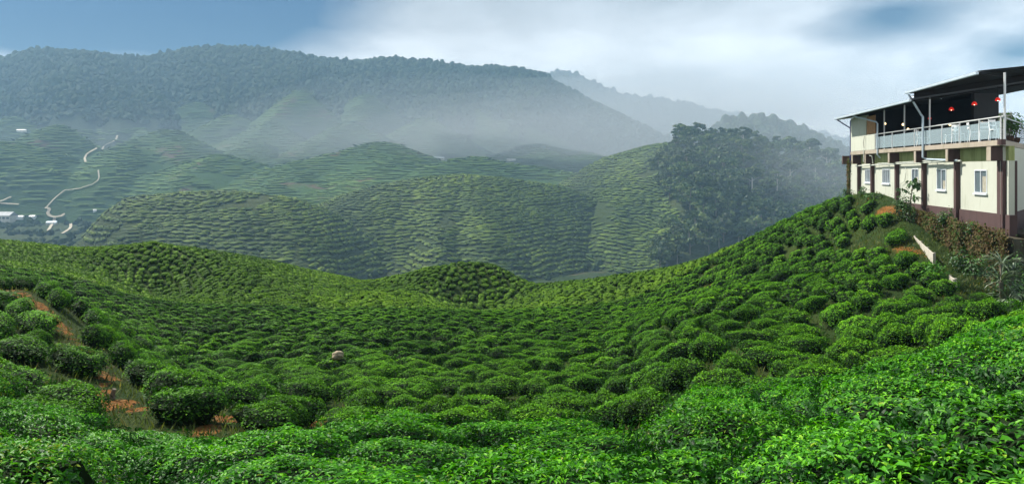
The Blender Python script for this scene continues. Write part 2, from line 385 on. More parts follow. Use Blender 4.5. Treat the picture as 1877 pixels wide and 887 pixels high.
def grid_obj(name, us, ys, fn, mat, attr=None, rows_off=5, k=1):
    U, Y = np.meshgrid(us, ys); X = U*(Y+rows_off); Z = fn(X, Y)
    n, m = U.shape; idx = np.arange(n*m).reshape(n, m)
    Q = np.stack([idx[:-1, :-1], idx[:-1, 1:], idx[1:, 1:], idx[1:, :-1]], -1).reshape(-1, 4)
    V = np.stack([X.ravel(), Y.ravel(), Z.ravel()], -1)*k
    at = attr(X.ravel(), Y.ravel(), Z.ravel()) if attr else None
    o = link(name, mesh(name, V, [Q], mat, smooth=True, attrs=at)); o['kind'] = 'structure'
    return o
def ground_mat():
    t = NT('ground'); n1 = t.noise(4.5, 8, .75); n2 = t.noise(.35, 4); n3 = t.noise(14, 4, .7)
    grass = t.mix(t.mr(n2, .35, .65), (.022, .060, .008), (.055, .090, .014))
    grass = t.mix(t.mr(n3, .35, .7), grass, (.022, .034, .008))
    soil = t.mix(t.mr(n1, .3, .7), (.20, .080, .016), (.34, .150, .036))
    soil = t.mix(t.mr(n3, .48, .66), soil, (.13, .060, .02))
    f = t.n('ShaderNodeMath', operation='MULTIPLY_ADD'); t.l(n1, f.inputs[0]); f.inputs[1].default_value = 1.5; 
    sub = t.n('ShaderNodeMath', operation='SUBTRACT'); t.l(t.attr('soil'), sub.inputs[0]); sub.inputs[1].default_value = .72; t.l(sub.outputs[0], f.inputs[2])
    c = t.mix(t.mr(f.outputs[0], .35, .55), grass, soil)
    return t.done(t.princ(c, .95, .15, 0, t.bump(n3, 1.0, .16)))
M_ground = ground_mat()
def hill_mat(name, lo, mid, hi, band=1.1, earth=None, scale=.01, bandk=.45):
    t = NT(name); pos = t.pos(); sep = t.n('ShaderNodeSeparateXYZ'); t.l(pos, sep.inputs[0])
    big = t.noise(scale, 5, .6); fine = t.noise(.5, 5, .75)
    c = t.ramp(big, [(.3, lo), (.5, mid), (.7, hi)])
    # planted rows follow the contour lines: dark earth shows between them
    add = t.n('ShaderNodeMath', operation='MULTIPLY_ADD'); t.l(t.noise(.03, 3), add.inputs[0]); add.inputs[1].default_value = 14; t.l(sep.outputs['Z'], add.inputs[2])
    dv = t.n('ShaderNodeMath', operation='MULTIPLY'); t.l(add.outputs[0], dv.inputs[0]); dv.inputs[1].default_value = 1/band
    fr = t.n('ShaderNodeMath', operation='PINGPONG'); t.l(dv.outputs[0], fr.inputs[0]); fr.inputs[1].default_value = .5
    row = t.mr(fr.outputs[0], .1, .3)
    c = t.mix(t.mr(row, 0, 1, bandk, 0), c, tuple(x*.25 for x in lo))
    c = t.mix(t.mr(fine, .35, .7, .6, 0), c, tuple(x*.5 for x in lo))
    if earth:
        e = t.noise(.012, 5, .6); c = t.mix(t.mr(e, .60, .68), c, earth)
    h = t.n('ShaderNodeMath', operation='MULTIPLY_ADD'); t.l(row, h.inputs[0]); h.inputs[1].default_value = .6; t.l(fine, h.inputs[2])
    return t.done(t.princ(c, .9, .1, 0, t.bump(h.outputs[0], .8, 1.2)))
M_hill = hill_mat('hill_ground', (.026, .046, .010), (.038, .060, .014), (.060, .072, .022), 2, None, .02, 0)
M_farhill = hill_mat('far_tea_hills', (.028, .070, .016), (.050, .115, .022), (.100, .150, .026), 1.6, (.09, .06, .04), .012, .5)
def mountain_mat():
    t = NT('mountain_ground'); sep = t.n('ShaderNodeSeparateXYZ'); t.l(t.pos(), sep.inputs[0])
    a = t.n('ShaderNodeMath', operation='MULTIPLY_ADD'); t.l(t.noise(.012, 5), a.inputs[0]); a.inputs[1].default_value = 90; t.l(sep.outputs['Z'], a.inputs[2])
    f = t.mr(a.outputs[0], 62, 78); fine = t.noise(.25, 5, .8)
    tea = t.mix(t.mr(fine, .35, .65), (.030, .070, .016), (.060, .120, .026)); wood_ = t.mix(t.mr(fine, .35, .65), (.008, .020, .008), (.022, .045, .014))
    return t.done(t.princ(t.mix(f, tea, wood_), .9, .1, 0, t.bump(fine, .9, 3)))
M_mount = mountain_mat()
M_forest = hill_mat('forest_floor', (.010, .026, .010), (.018, .040, .012), (.03, .055, .018), 9, None, .02, 0)
M_valley = hill_mat('valley_ground', (.016, .036, .010), (.030, .055, .014), (.060, .070, .025), 2, (.09, .075, .035), .03, 0)

us = np.linspace(-1.15, 1.15, 520)
ysA = np.concatenate([np.linspace(-4.5, 2, 14)[:-1], np.exp(np.linspace(math.log(2), math.log(176), 300))])
def attrA(X, Y, Z):
    s, b = cover(X, Y); return {'soil': s}
grid_obj('ground', us, ysA, H_near, M_ground, attrA)
grid_obj('valley_floor', np.linspace(-1.3, 1.3, 120), np.linspace(112, 1000, 120), H_valley, M_valley, k=KF)
uu = lambda a, b, st: np.arange((a-CX)/F, (b-CX)/F, st/F)
grid_obj('hill', uu(-200, 900, 5), np.linspace(165, 300, 80), L_B1, M_hill, rows_off=0, k=KF)
grid_obj('hill', uu(300, 1400, 5), np.linspace(180, 370, 90), L_B2, M_hill, rows_off=0, k=KF)
grid_obj('hill', uu(750, 2500, 6), np.linspace(170, 450, 110), L_B3, M_hill, rows_off=0, k=KF)
grid_obj('far_hills', uu(-700, 1400, 5), np.linspace(300, 800, 190), H_far, M_farhill, rows_off=0, k=KF)
grid_obj('mountain', uu(-900, 1600, 5), np.linspace(430, 1000, 150), L_D, M_mount, rows_off=0, k=KF)
grid_obj('mountain_ridge', uu(600, 2600, 8), np.linspace(1020, 1450, 60), L_E, M_forest, rows_off=0, k=KF)
grid_obj('forest_ridge', uu(1000, 2500, 6), np.linspace(440, 680, 70), L_F, M_forest, rows_off=0, k=KF)

def H_back(X, Y):
    z = H_valley(X, Y)
    for f in (H_mid, H_far, L_D): z = np.maximum(z, f(X, Y))
    return z
def hitF(px, py): return hit(px, py, 165, H_back)
ROADS = [([(215, 250), (214, 257), (206, 263), (190, 271), (172, 277), (160, 284), (154, 291), (157, 299)], 4.5), ([(180, 314), (182, 331), (175, 338), (164, 344), (140, 350), (120, 352), (105, 362), (90, 377), (84, 385)], 3),
         ([(-30, 379), (0, 373), (20, 366)], 5), ([(-20, 372), (4, 376), (34, 380)], 4), ([(82, 385), (92, 388), (86, 393), (90, 399), (100, 402), (112, 400), (119, 396)], 7), ([(100, 402), (99, 408), (94, 415), (88, 425)], 6), ([(129, 411), (131, 418), (124, 424), (114, 430)], 6)]
ROADPTS = []
for pts, wpx in ROADS:
    ps = []
    for (a, b), (c, d) in zip(pts[:-1], pts[1:]):
        m = max(2, int(math.hypot(c-a, d-b)/2.5)); ps += [(a+(c-a)*k/m, b+(d-b)*k/m) for k in range(m)]
    W3 = [hitF(*p) for p in ps+[pts[-1]]]; W3 = [p for p in W3 if p is not None]
    for _ in range(2): W3 = [W3[0]]+[Vector(((a.x+b.x*2+c.x)/4, (a.y+b.y*2+c.y)/4, 0)) for a, b, c in zip(W3[:-2], W3[1:-1], W3[2:])]+[W3[-1]]
    ROADPTS.append((W3, wpx))
ROADXY = np.array([(p.x, p.y) for W3, _ in ROADPTS for p in W3])
def near_road(x, y, lim=4.2):
    return bool((((ROADXY[:, 0]-x)**2+((ROADXY[:, 1]-y)*.8)**2) < lim*lim).any())

# ------------------------------------------------------------------ tea bushes
def frame(axis, n):
    axis = axis/np.linalg.norm(axis, axis=1, keepdims=True)
    side = np.cross(n, axis); side /= np.linalg.norm(side, axis=1, keepdims=True)+1e-9
    up = np.cross(axis, side); return axis, side, up
def leaf_cards(P, axis, n, length, width, fold, detail, rng):
    """detailed leaves (8 corners, pointed, folded along the midrib, drooping) or simple folded diamonds (4 corners)"""
    N = len(P); ax, sd, up = frame(axis, n)
    if detail:
        T = np.array([(0, 0, 0), (.35, -.5, .5), (.35, 0, 0), (.35, .5, .5), (.72, -.36, .36), (.72, 0, 0), (.72, .36, .36), (1, 0, 0)])
        dr = np.array([0, .06, .06, .06, -.02, -.02, -.02, -.20])
        V = (P[:, None] + ax[:, None]*(T[:, 0][None, :, None]*length[:, None, None]) + sd[:, None]*(T[:, 1][None, :, None]*width[:, None, None])
             + up[:, None]*((T[:, 2][None]*width[:, None]*fold[:, None]+dr[None]*length[:, None])[..., None]))
        b = (np.arange(N)*8)[:, None]
        tri = np.concatenate([b+[0, 2, 1], b+[0, 3, 2], b+[4, 5, 7], b+[5, 6, 7]]); quad = np.concatenate([b+[1, 2, 5, 4], b+[2, 3, 6, 5]])
        return V.reshape(-1, 3), tri, quad, 4, 2
    T = np.array([(0, 0, 0), (.5, -.5, .3), (1, 0, -.1), (.5, .5, .3)])
    V = P[:, None] + ax[:, None]*(T[:, 0][None, :, None]*length[:, None, None]) + sd[:, None]*(T[:, 1][None, :, None]*width[:, None, None]) + up[:, None]*((T[:, 2][None]*width[:, None]*fold[:, None])[..., None])
    b = (np.arange(N)*4)[:, None]
    return V.reshape(-1, 3), np.zeros((0, 3), int), b+[0, 1, 2, 3], 0, 1
def bush(seed, a, b, h, nleaf, ll, detail, nseg, nring, core_m, shrink=.9, side=.34):
    """a clipped tea bush: an inner core of twigs under a shell of leaves. returns V, [(faces, material, tint)]"""
    rng = np.random.default_rng(seed)
    ph = rng.uniform(0, 6.28, 8)
    def lump(th): return 1+.12*np.sin(2*th+ph[0])+.12*np.sin(3*th+ph[1])+.08*np.sin(5*th+ph[2])+.04*np.sin(9*th+ph[3])
    def ztop(x, y, rho): return h*(1-.55*np.clip(rho, 0, 1)**9-.10*np.clip(rho, 0, 1)**2)*(1+.07*np.sin(3.1*x/a+ph[3])+.06*np.sin(3.7*y/b+ph[4])+.06*np.sin(7*x+ph[5])*np.sin(6*y+ph[6])+.03*np.sin(13*x+ph[7])*np.sin(12*y+ph[0]))
    # core
    prof = [(.55, -.15), (.70, .25), (.98, .58)] + [(r, None) for r in np.linspace(.93, .25, nring)]
    V = []; th = np.arange(nseg)/nseg*2*math.pi
    for r, z in prof:
        x = a*shrink*r*lump(th)*np.cos(th); y = b*shrink*r*lump(th)*np.sin(th)
        zz = np.full(nseg, z*h*shrink) if z is not None else ztop(x, y, np.full(nseg, r))*(shrink if shrink < .95 else 1)-.03*(shrink < .95)
        V.append(np.stack([x, y, zz], -1))
    V = np.concatenate(V); top = len(V); V = np.concatenate([V, [[0, 0, ztop(0., 0., 0.)*(shrink if shrink < .95 else 1)]]])
    i = np.arange(nseg); q = []
    for k in range(len(prof)-1): q.append(np.stack([k*nseg+i, k*nseg+(i+1) % nseg, (k+1)*nseg+(i+1) % nseg, (k+1)*nseg+i], -1))
    q = np.concatenate(q); k = len(prof)-1; t = np.stack([k*nseg+i, k*nseg+(i+1) % nseg, np.full(nseg, top)], -1)
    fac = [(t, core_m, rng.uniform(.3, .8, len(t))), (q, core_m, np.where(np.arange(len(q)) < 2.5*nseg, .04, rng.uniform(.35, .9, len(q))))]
    if nleaf:
        ns = int(nleaf*side); ntp = nleaf-ns
        rho = np.sqrt(rng.uniform(0, 1, ntp))*1.02; t1 = rng.uniform(0, 2*math.pi, ntp)
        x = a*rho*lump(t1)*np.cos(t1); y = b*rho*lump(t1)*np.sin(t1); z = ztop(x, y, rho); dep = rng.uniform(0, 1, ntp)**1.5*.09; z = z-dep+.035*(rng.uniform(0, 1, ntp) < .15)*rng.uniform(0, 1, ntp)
        n1 = np.stack([x/a*rho**3*1.1, y/b*rho**3*1.1, np.ones(ntp)], -1)
        t2 = rng.uniform(0, 2*math.pi, ns); zz = rng.uniform(.02, .95, ns)*h; rr = np.interp(zz/h, [0, .25, .6, .9, 1], [.58, .74, 1.0, 1.0, .95])+rng.uniform(-.10, .03, ns)
        x2 = a*rr*lump(t2)*np.cos(t2); y2 = b*rr*lump(t2)*np.sin(t2)
        n2 = np.stack([np.cos(t2)/a*b, np.sin(t2), rng.uniform(.2, .7, ns)], -1)
        P = np.concatenate([np.stack([x, y, z], -1), np.stack([x2, y2, zz], -1)]); n = np.concatenate([n1, n2]); n /= np.linalg.norm(n, axis=1, keepdims=True)
        rd = rng.normal(size=P.shape); rd -= n*(rd*n).sum(1, keepdims=True); rd /= np.linalg.norm(rd, axis=1, keepdims=True)+1e-9
        up = np.concatenate([rng.uniform(.0, .6, ntp), rng.uniform(0, .5, ns)])
        young = np.concatenate([(rng.uniform(0, 1, ntp) < .55)*(dep < .07), np.zeros(ns, bool)]).astype(bool)
        up = np.where(young, up+.4, up)
        axis = rd+n*up[:, None]; nn = n-axis*((n*axis).sum(1)/(axis*axis).sum(1))[:, None]*.98+rng.normal(size=P.shape)*.18
        L = ll*rng.uniform(.6, 1.45, len(P))*np.where(young, .72, 1); Wd = L*rng.uniform(.38, .5, len(P))*np.where(young, .85, 1)
        if not detail: Wd *= 1.25
        lv, tri, quad, nt_, nq_ = leaf_cards(P-axis/np.linalg.norm(axis, axis=1, keepdims=True)*(L*.3)[:, None], axis, nn, L, Wd, rng.uniform(.25, .8, len(P)), detail, rng)
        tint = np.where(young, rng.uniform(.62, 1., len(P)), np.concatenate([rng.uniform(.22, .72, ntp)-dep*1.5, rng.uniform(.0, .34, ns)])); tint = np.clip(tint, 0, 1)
        o = len(V); V = np.concatenate([V, lv])
        if nt_: fac.append((tri+o, 0, np.tile(tint, nt_)))
        fac.append((quad+o, 0, np.tile(tint, nq_)))
    return V, fac
def bush_mesh(name, bs, mats):
    V, fac = bs
    return mesh(name, V, [f for f, _, _ in fac], mats, [np.full(len(f), m) for f, m, _ in fac], [t for _, _, t in fac])
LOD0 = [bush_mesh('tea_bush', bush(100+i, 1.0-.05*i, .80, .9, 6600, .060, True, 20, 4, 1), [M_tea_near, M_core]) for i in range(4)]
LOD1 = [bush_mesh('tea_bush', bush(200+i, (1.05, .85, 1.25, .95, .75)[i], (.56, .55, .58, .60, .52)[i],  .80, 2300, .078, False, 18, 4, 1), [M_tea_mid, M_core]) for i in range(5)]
B2 = [bush(300+i, (1.0, .82, 1.2, .72)[i], (.56, .55, .57, .53)[i], .80, 420, .15, False, 14, 3, 1, .94) for i in range(4)]
B3 = [bush(400+i, (1.0, .82, 1.2)[i], (.56, .54, .57)[i], .80, 110, .28, False, 12, 3, 1, .97, .2) for i in range(3)]
B4 = [bush(500+i, (1.0, .8, 1.2)[i], (.68, .66, .68)[i], .85, 14, .5, False, 8, 2, 1, 1.0, .1) for i in range(3)]

class Field:
    """terrain sampled on a regular grid, for quick gradients"""
    def __init__(s, fn, x0, x1, y0, y1, st, smooth=1):
        s.x0, s.y0, s.st = x0, y0, st; xs = np.arange(x0, x1, st); ys = np.arange(y0, y1, st)
        X, Y = np.meshgrid(xs, ys); s.Z = fn(X, Y); Zs = s.Z.copy()
        for _ in range(smooth):
            Zp = np.pad(Zs, 1, mode='edge'); Zs = (Zp[:-2, 1:-1]+Zp[2:, 1:-1]+Zp[1:-1, :-2]+Zp[1:-1, 2:]+Zp[1:-1, 1:-1]*2)/6
        gy, gx = np.gradient(Zs, st); s.gx = gx.tolist(); s.gy = gy.tolist(); s.n, s.m = Zs.shape
    def grad(s, x, y):
        i = int((y-s.y0)/s.st+.5); j = int((x-s.x0)/s.st+.5)
        i = 0 if i < 0 else (s.n-1 if i >= s.n else i); j = 0 if j < 0 else (s.m-1 if j >= s.m else j)
        return s.gx[i][j], s.gy[i][j]
def rows(field, inside, dsep, seeds, step, rnd, bias=(0, 0), maxlen=60):
    """evenly spaced planting rows that follow the contour lines"""
    cell = dsep; gridd = {}; out = []; d2 = (dsep*.80)**2
    def near(x, y, lim):
        i, j = int(math.floor(x/cell)), int(math.floor(y/cell))
        for a in (i-1, i, i+1):
            for b in (j-1, j, j+1):
                for (px, py) in gridd.get((a, b), ()):
                    if (px-x)**2+(py-y)**2 < lim: return True
        return False
    def dirn(x, y):
        gx, gy = field.grad(x, y); gx += bias[0]; gy += bias[1]*(1+4.*max(gx, 0))
        l = math.hypot(gx, gy) or 1
        return -gy/l, gx/l
    queue = list(seeds); qi = 0
    while qi < len(queue):
        x, y = queue[qi]; qi += 1
        if not inside(x, y) or near(x, y, (dsep*.98)**2): continue
        line = [(x, y)]
        for sg in (1, -1):
            cx, cy_ = x, y; pd = dirn(x, y); pd = (pd[0]*sg, pd[1]*sg); part = []
            for _ in range(int(maxlen/step)):
                d = dirn(cx, cy_)
                if d[0]*pd[0]+d[1]*pd[1] < 0: d = (-d[0], -d[1])
                d = (d[0]*.5+pd[0]*.5, d[1]*.5+pd[1]*.5); l = math.hypot(*d) or 1; d = (d[0]/l, d[1]/l)
                cx += d[0]*step; cy_ += d[1]*step; pd = d
                if not inside(cx, cy_) or near(cx, cy_, d2): break
                part.append((cx, cy_))
            line = line+part if sg == 1 else part[::-1]+line
        if len(line) < 3: continue
        for p in line: gridd.setdefault((int(math.floor(p[0]/cell)), int(math.floor(p[1]/cell))), []).append(p)
        out.append(line)
        for k in range(0, len(line), 2):
            p = line[k]; q = line[min(k+1, len(line)-1)]; r = line[max(k-1, 0)]
            tx, ty = q[0]-r[0], q[1]-r[1]; l = math.hypot(tx, ty) or 1
            for sg in (1, -1): queue.append((p[0]-ty/l*dsep*sg, p[1]+tx/l*dsep*sg))
    return out
def along(lines, step, lmin, lmax, gap, rnd, merge=0):
    """cut the rows into bushes: (x, y, heading, length)"""
    res = []
    for ln in lines:
        tot = (len(ln)-1)*step; s = rnd.uniform(0, .4)
        while s < tot-lmin*.5:
            L = rnd.uniform(lmin, lmax); m = min(s+L/2, tot); k = min(int(m/step), len(ln)-2)
            p, q = ln[k], ln[k+1]; f = m/step-k
            res.append((p[0]+(q[0]-p[0])*f, p[1]+(q[1]-p[1])*f, math.atan2(q[1]-p[1], q[0]-p[0]), L)); s += L+(rnd.uniform(gap[0]-.22, gap[0]) if rnd.random() < merge else rnd.uniform(*gap))
    return res
cpx = np.array([c[0] for c in CREST], float); cyy = np.array([c[2] for c in CREST], float)
# ---- the restaurant's ground plan (used for keeping bushes away from it)
AX = Vector((.162, .9868, 0)); NX = Vector((-.9868, .162, 0)); K0 = Vector((20.8, 31, 0)); EX = Vector((.66, .751, 0))
def P(s, o, z=0): return K0+AX*s+NX*o+Vector((0, 0, z))
def so(x, y): d = Vector((x, y, 0))-K0; return d.dot(AX), d.dot(NX)
def clear_of_house(x, y):
    s, o = so(x, y)
    if s > -1.5: return o > 1.0+max(0, (11-s))*.12
    return o > 1.2 or s < -7.0
rnd = random.Random(5)
fldA = Field(lambda X, Y: H_near(X, Y)+.5*fbm(X/7, Y/7, 71, 3), -120, 120, 0, 175, .7, 3)
def insA(x, y):
    if y < 2.0 or y > 150: return False
    u = x/y*F+CX
    if (u < -130 or u > 2010) and not (y < 26 and -900 < u < 2900): return False
    return y < float(np.interp(u, cpx, cyy))*1.10+1 and clear_of_house(x, y)
seedsA = [(x, y) for y in (13, 18, 24) for x in (-1.1*y, -.9*y, .85*y, 1.05*y, 1.3*y)]+[(x, y) for y in (6, 9, 13, 17, 24, 34, 48, 66, 85, 105) for x in np.linspace(-.65*y, .65*y, 9)]
near_lines = rows(fldA, lambda x, y: insA(x, y) and y < 10.2, 1.12, [(x, y) for y in (3, 5, 7, 9) for x in np.linspace(-1.1*y, 1.3*y, 13)], .3, rnd, (0, .15), 14)
ZONES = [(10.8, 27, 1.30, (1.0, 2.5)), (27, 48, 1.06, (.85, 1.9)), (48, 150, .90, (.75, 1.6))]
far_rows = []
for y0, y1, ds, (l0, l1) in ZONES:
    ln = rows(fldA, lambda x, y: y0 <= y < y1 and insA(x, y), ds, seedsA+[(x, y0+ds) for x in np.linspace(-.65*y0, .65*y0, 9)], .36, rnd, (0, -.22), 40); far_rows.append((ln, ds, l0, l1))
spots = along(near_lines, .3, 1.5, 2.1, (-.45, -.1), rnd)
n_fore = len(spots)
for ln, ds, l0, l1 in far_rows: spots += along(ln, .36, l0, l1, (.16*ds, .38*ds), rnd, .42 if ds > 1.2 else .15)
occ = {}
def occ_add(x, y, ang, L):
    for f in (-.36, -.12, .12, .36):
        a, b = x+math.cos(ang)*L*f, y+math.sin(ang)*L*f; occ.setdefault((int(a//1.2), int(b//1.2)), []).append((a, b))
for q in spots: occ_add(*q)
for _ in range(90000):                          # young and infilled bushes in the gaps of the rows
    y = math.sqrt(rnd.uniform(10.8**2, 112**2)); x = y*rnd.uniform(-.75, .75)
    if not insA(x, y): continue
    i, j = int(x//1.2), int(y//1.2); f = float(np.interp(y, (20, 30, 55), (1, .82, .68))); L = f*rnd.uniform(.75, 1.35); lim = (.72*f+.30*L)**2
    if any((a-x)**2+(b-y)**2 < lim for k in (i-1, i, i+1) for m in (j-1, j, j+1) for a, b in occ.get((k, m), ())): continue
    q = (x, y, rnd.uniform(-.5, .5), L); spots.append(q); occ_add(*q)
SP = np.array(spots)
soil_, bare_ = cover(SP[:, 0], SP[:, 1])
def excluded(X, Y, m=.42):
    e = np.zeros(X.shape, bool); wx = X+.35*fbm(X*1.1, Y*1.1, 5, 3); wy = Y+.5*fbm(X*1.1, Y*1.1, 9, 3)
    for x, y, rx, ry, s, b in PATCH: q = m if s > .5 else .12; e |= ((wx-x)/(rx+q))**2+((wy-y)/(ry+q))**2 < 1
    return e
keep = ~excluded(SP[:, 0], SP[:, 1]) & (np.hypot(SP[:, 0], SP[:, 1]) > 2.15)
U0 = SP[:, 0]/SP[:, 1]*F+CX
keep &= ~((SP[:, 1] > 9.4) & (SP[:, 1] < 15.2) & (U0 > 120) & (U0 < 1260))
drop = np.array([rnd.random() for _ in SP]); keep &= ~((drop < .015) & (SP[:, 1] > 12))
fore = (np.arange(len(SP)) < n_fore)[keep]; SP = SP[keep]
SZ = H_near(SP[:, 0], SP[:, 1])
gxA = (H_near(SP[:, 0]+.4, SP[:, 1])-H_near(SP[:, 0]-.4, SP[:, 1]))/.8; gyA = (H_near(SP[:, 0], SP[:, 1]+.4)-H_near(SP[:, 0], SP[:, 1]-.4))/.8
def bush_matrix(x, y, z, ang, L, a0, gx, gy, sw, sh, tilt=.75):
    n = Vector((-gx*tilt, -gy*tilt, 1)).normalized(); ax = Vector((math.cos(ang), math.sin(ang), 0)); ax = (ax-n*ax.dot(n)).normalized(); ay = n.cross(ax)
    sx = L*.5/a0*1.06
    return Matrix(((ax.x*sx, ay.x*sw, n.x*sh, x), (ax.y*sx, ay.y*sw, n.y*sh, y), (ax.z*sx, ay.z*sw, n.z*sh, z), (0, 0, 0, 1)))
U_ = SP[:, 0]/SP[:, 1]*F+CX
size = SP[:, 3]/SP[:, 1]; size = np.where((U_ > -25) & (U_ < 1902), size, 0)
order = np.argsort(-size); things = set(order[:296].tolist())
def zone(px, py, Y, L):
    g = 'tea bushes'
    if Y < 10.4:
        sh = 'wide' if L > 1.75 else 'compact'
        if px < 420: return f'{sh} bright tea bush in the close hedge below the left bank', 'close hedge bushes below the left bank'
        if px < 800: return f'{sh} bright tea bush in the close hedge below the boulder', 'close hedge bushes below the boulder'
        if px < 1250: return f'{sh} bright tea bush in the close hedge below the domed tea knoll', 'close hedge bushes below the domed knoll'
        if px < 1560: return f'{sh} bright tea bush in the close hedge below the weedy clearing', 'close hedge bushes below the weedy clearing'
        return f'{sh} large-leaved tea bush in the close hedge below the white restaurant', 'close hedge bushes below the restaurant'
    sh = 'long' if L > 1.95 else ('round' if L < 1.5 else 'oval')
    if px < 130 and Y < 40: return f'{sh} tea bush on the bank left of the ochre footpath', 'bushes on the bank left of the footpath'
    if px < 420: return f'{sh} dark green tea bush behind the orange soil track', 'bushes behind the orange soil track'
    if px < 760: return f'{sh} clipped tea bush on the hollow floor around the boulder', 'bushes around the boulder'
    if px < 1240: return f'{sh} clipped tea bush on the hollow floor before the domed knoll', 'bushes on the hollow floor before the knoll'
    if px < 1330: return f'{sh} tea bush beside the worn trail up the right slope', 'bushes beside the worn trail'
    if px < 1560: return f'{sh} tea bush on the slope between worn trail and restaurant bank', 'bushes between worn trail and restaurant bank'
    return f'{sh} glossy tea bush on the slope under the restaurant bank', 'bushes under the restaurant bank'
A0 = [1.0-.05*i for i in range(4)]; A1 = [1.05, .85, 1.25, .95, .75]; A2 = [1.0, .82, 1.2, .72]; A3 = [1.0, .82, 1.2]
stuff = {}                                      # matrices of every other bush, by level of detail and variant
for i, (x, y, ang, L) in enumerate(SP):
    z = SZ[i]-.03; hsc = rnd.uniform(.74, .98)*(.93 if y < 10.4 else 1); wsc = rnd.uniform(.86, 1.05)
    if rnd.random() < .5: ang += math.pi
    if y > 10.4: q = float(np.interp(y, (20, 30, 55), (1, .84, .72))); wsc *= q; hsc *= .12+.88*q
    if i in things:
        if y < 12.5: k = rnd.randrange(4); me, a0 = LOD0[k], A0[k]; wsc *= .93; L *= 1.05
        else: k = min(range(5), key=lambda q: abs(A1[q]-L/2)+rnd.uniform(0, .12)); me, a0 = LOD1[k], A1[k]
        o = bpy.data.objects.new('tea_bush', me); C.objects.link(o)
        o.matrix_world = bush_matrix(x, y, z, ang, L, a0, gxA[i], gyA[i], wsc, hsc)
        px, py = proj(x, y, z+.8); lb, gp = zone(px, py, y, L); tag(o, lb, 'tea bush', gp)
    else:
        lod = 1 if y < 30 else (2 if y < 62 else 3)
        if y < 12.5: lod = 0
        tab = (A0, A1, A2, A3)[lod]; k = min(range(len(tab)), key=lambda q: abs(tab[q]-L/2)+rnd.uniform(0, .12))
        stuff.setdefault((lod, k), []).append(bush_matrix(x, y, z, ang, L, tab[k], gxA[i], gyA[i], wsc, hsc))
# ---- the rows on the middle hills
fldB = Field(lambda X, Y: H_mid(X, Y)+2.6*fbm(X/16, Y/16, 72, 3), -260, 330, 160, 400, 2.0, 2)
TR_EDGE = lambda py: 1235+18*math.sin(py*.05)+ (py-300)*(-.02)
def insB(x, y):
    if y < 172 or y > 358: return False
    u = x/y*F+CX
    if u < 20 or u > 1290: return False
    b = (float(L_B1(x, y)), float(L_B2(x, y)), float(L_B3(x, y)))
    k = max(range(3), key=lambda q: b[q])
    return b[k] > -30.5 and y < (245, 297, 356)[k]
linesB = rows(fldB, insB, 1.45, [(x, y) for y in range(176, 356, 12) for x in np.linspace(-.68*y, .25*y, 16)], .8, rnd, (0, 0), 70)
spB = np.array(along(linesB, .8, 1.6, 5.0, (.0, .6), rnd, .6))
zB = H_mid(spB[:, 0], spB[:, 1]); gxB = (H_mid(spB[:, 0]+1, spB[:, 1])-H_mid(spB[:, 0]-1, spB[:, 1]))/2; gyB = (H_mid(spB[:, 0], spB[:, 1]+1)-H_mid(spB[:, 0], spB[:, 1]-1))/2
for i, (x, y, ang, L) in enumerate(spB):
    px, py = proj(x, y, zB[i])
    if px > TR_EDGE(py)+rnd.uniform(-12, 12) or vnoise(x/11., y/11., 45) > .40 or near_road(x, y): continue
    k = rnd.randrange(3)
    stuff.setdefault((4, k), []).append(Matrix.Scale(KF, 4) @ bush_matrix(x, y, zB[i]-.1, ang, L, A3[k], gxB[i], gyB[i], 1.15*rnd.uniform(.85, 1.1), 1.0*rnd.uniform(.75, 1.2)))
fldC = Field(lambda X, Y: np.maximum(H_far(X, Y), L_D(X, Y)), -520, 260, 320, 720, 4.0, 1)
def insC(x, y):
    if y < 330 or y > 705: return False
    u = x/y*F+CX
    if u < -60 or u > 1230: return False
    a = float(H_far(x, y)); b = float(L_D(x, y))
    return max(a, b) > -27 and (a > b or b < 34)
linesC = rows(fldC, insC, 2.5, [(x, y) for y in range(335, 700, 25) for x in np.linspace(-.72*y, .2*y, 14)], 1.8, rnd, (0, 0), 160)
spC = np.array(along(linesC, 1.8, 6, 20, (.0, .7), rnd, .5)); HC = lambda X, Y: np.maximum(H_far(X, Y), L_D(X, Y))
zC = HC(spC[:, 0], spC[:, 1]); gxC = (HC(spC[:, 0]+2, spC[:, 1])-HC(spC[:, 0]-2, spC[:, 1]))/4; gyC = (HC(spC[:, 0], spC[:, 1]+2)-HC(spC[:, 0], spC[:, 1]-2))/4
for i, (x, y, ang, L) in enumerate(spC):
    if vnoise(x/28., y/28., 44) > .36 or near_road(x, y): continue
    k = rnd.randrange(3)
    stuff.setdefault((5, k), []).append(Matrix.Scale(KF, 4) @ bush_matrix(x, y, zC[i]-.1, ang, L, A3[k], gxC[i], gyC[i], 1.45*rnd.uniform(.8, 1.1), 1.1*rnd.uniform(.7, 1.2)))
GEN = {0: [bush(100+i, 1.0-.05*i, .80, .9, 6600, .060, True, 20, 4, 1) for i in range(1)], 1: [bush(200+i, A1[i], (.56, .55, .58, .60, .52)[i], .80, 1300, .10, False, 16, 3, 1) for i in range(5)], 2: B2, 3: B3, 4: B4, 5: [bush(600+i, (1.0, .8, 1.2)[i], (.68, .66, .68)[i], .85, 0, .5, False, 7, 1, 1, 1.0, .1) for i in range(3)]}
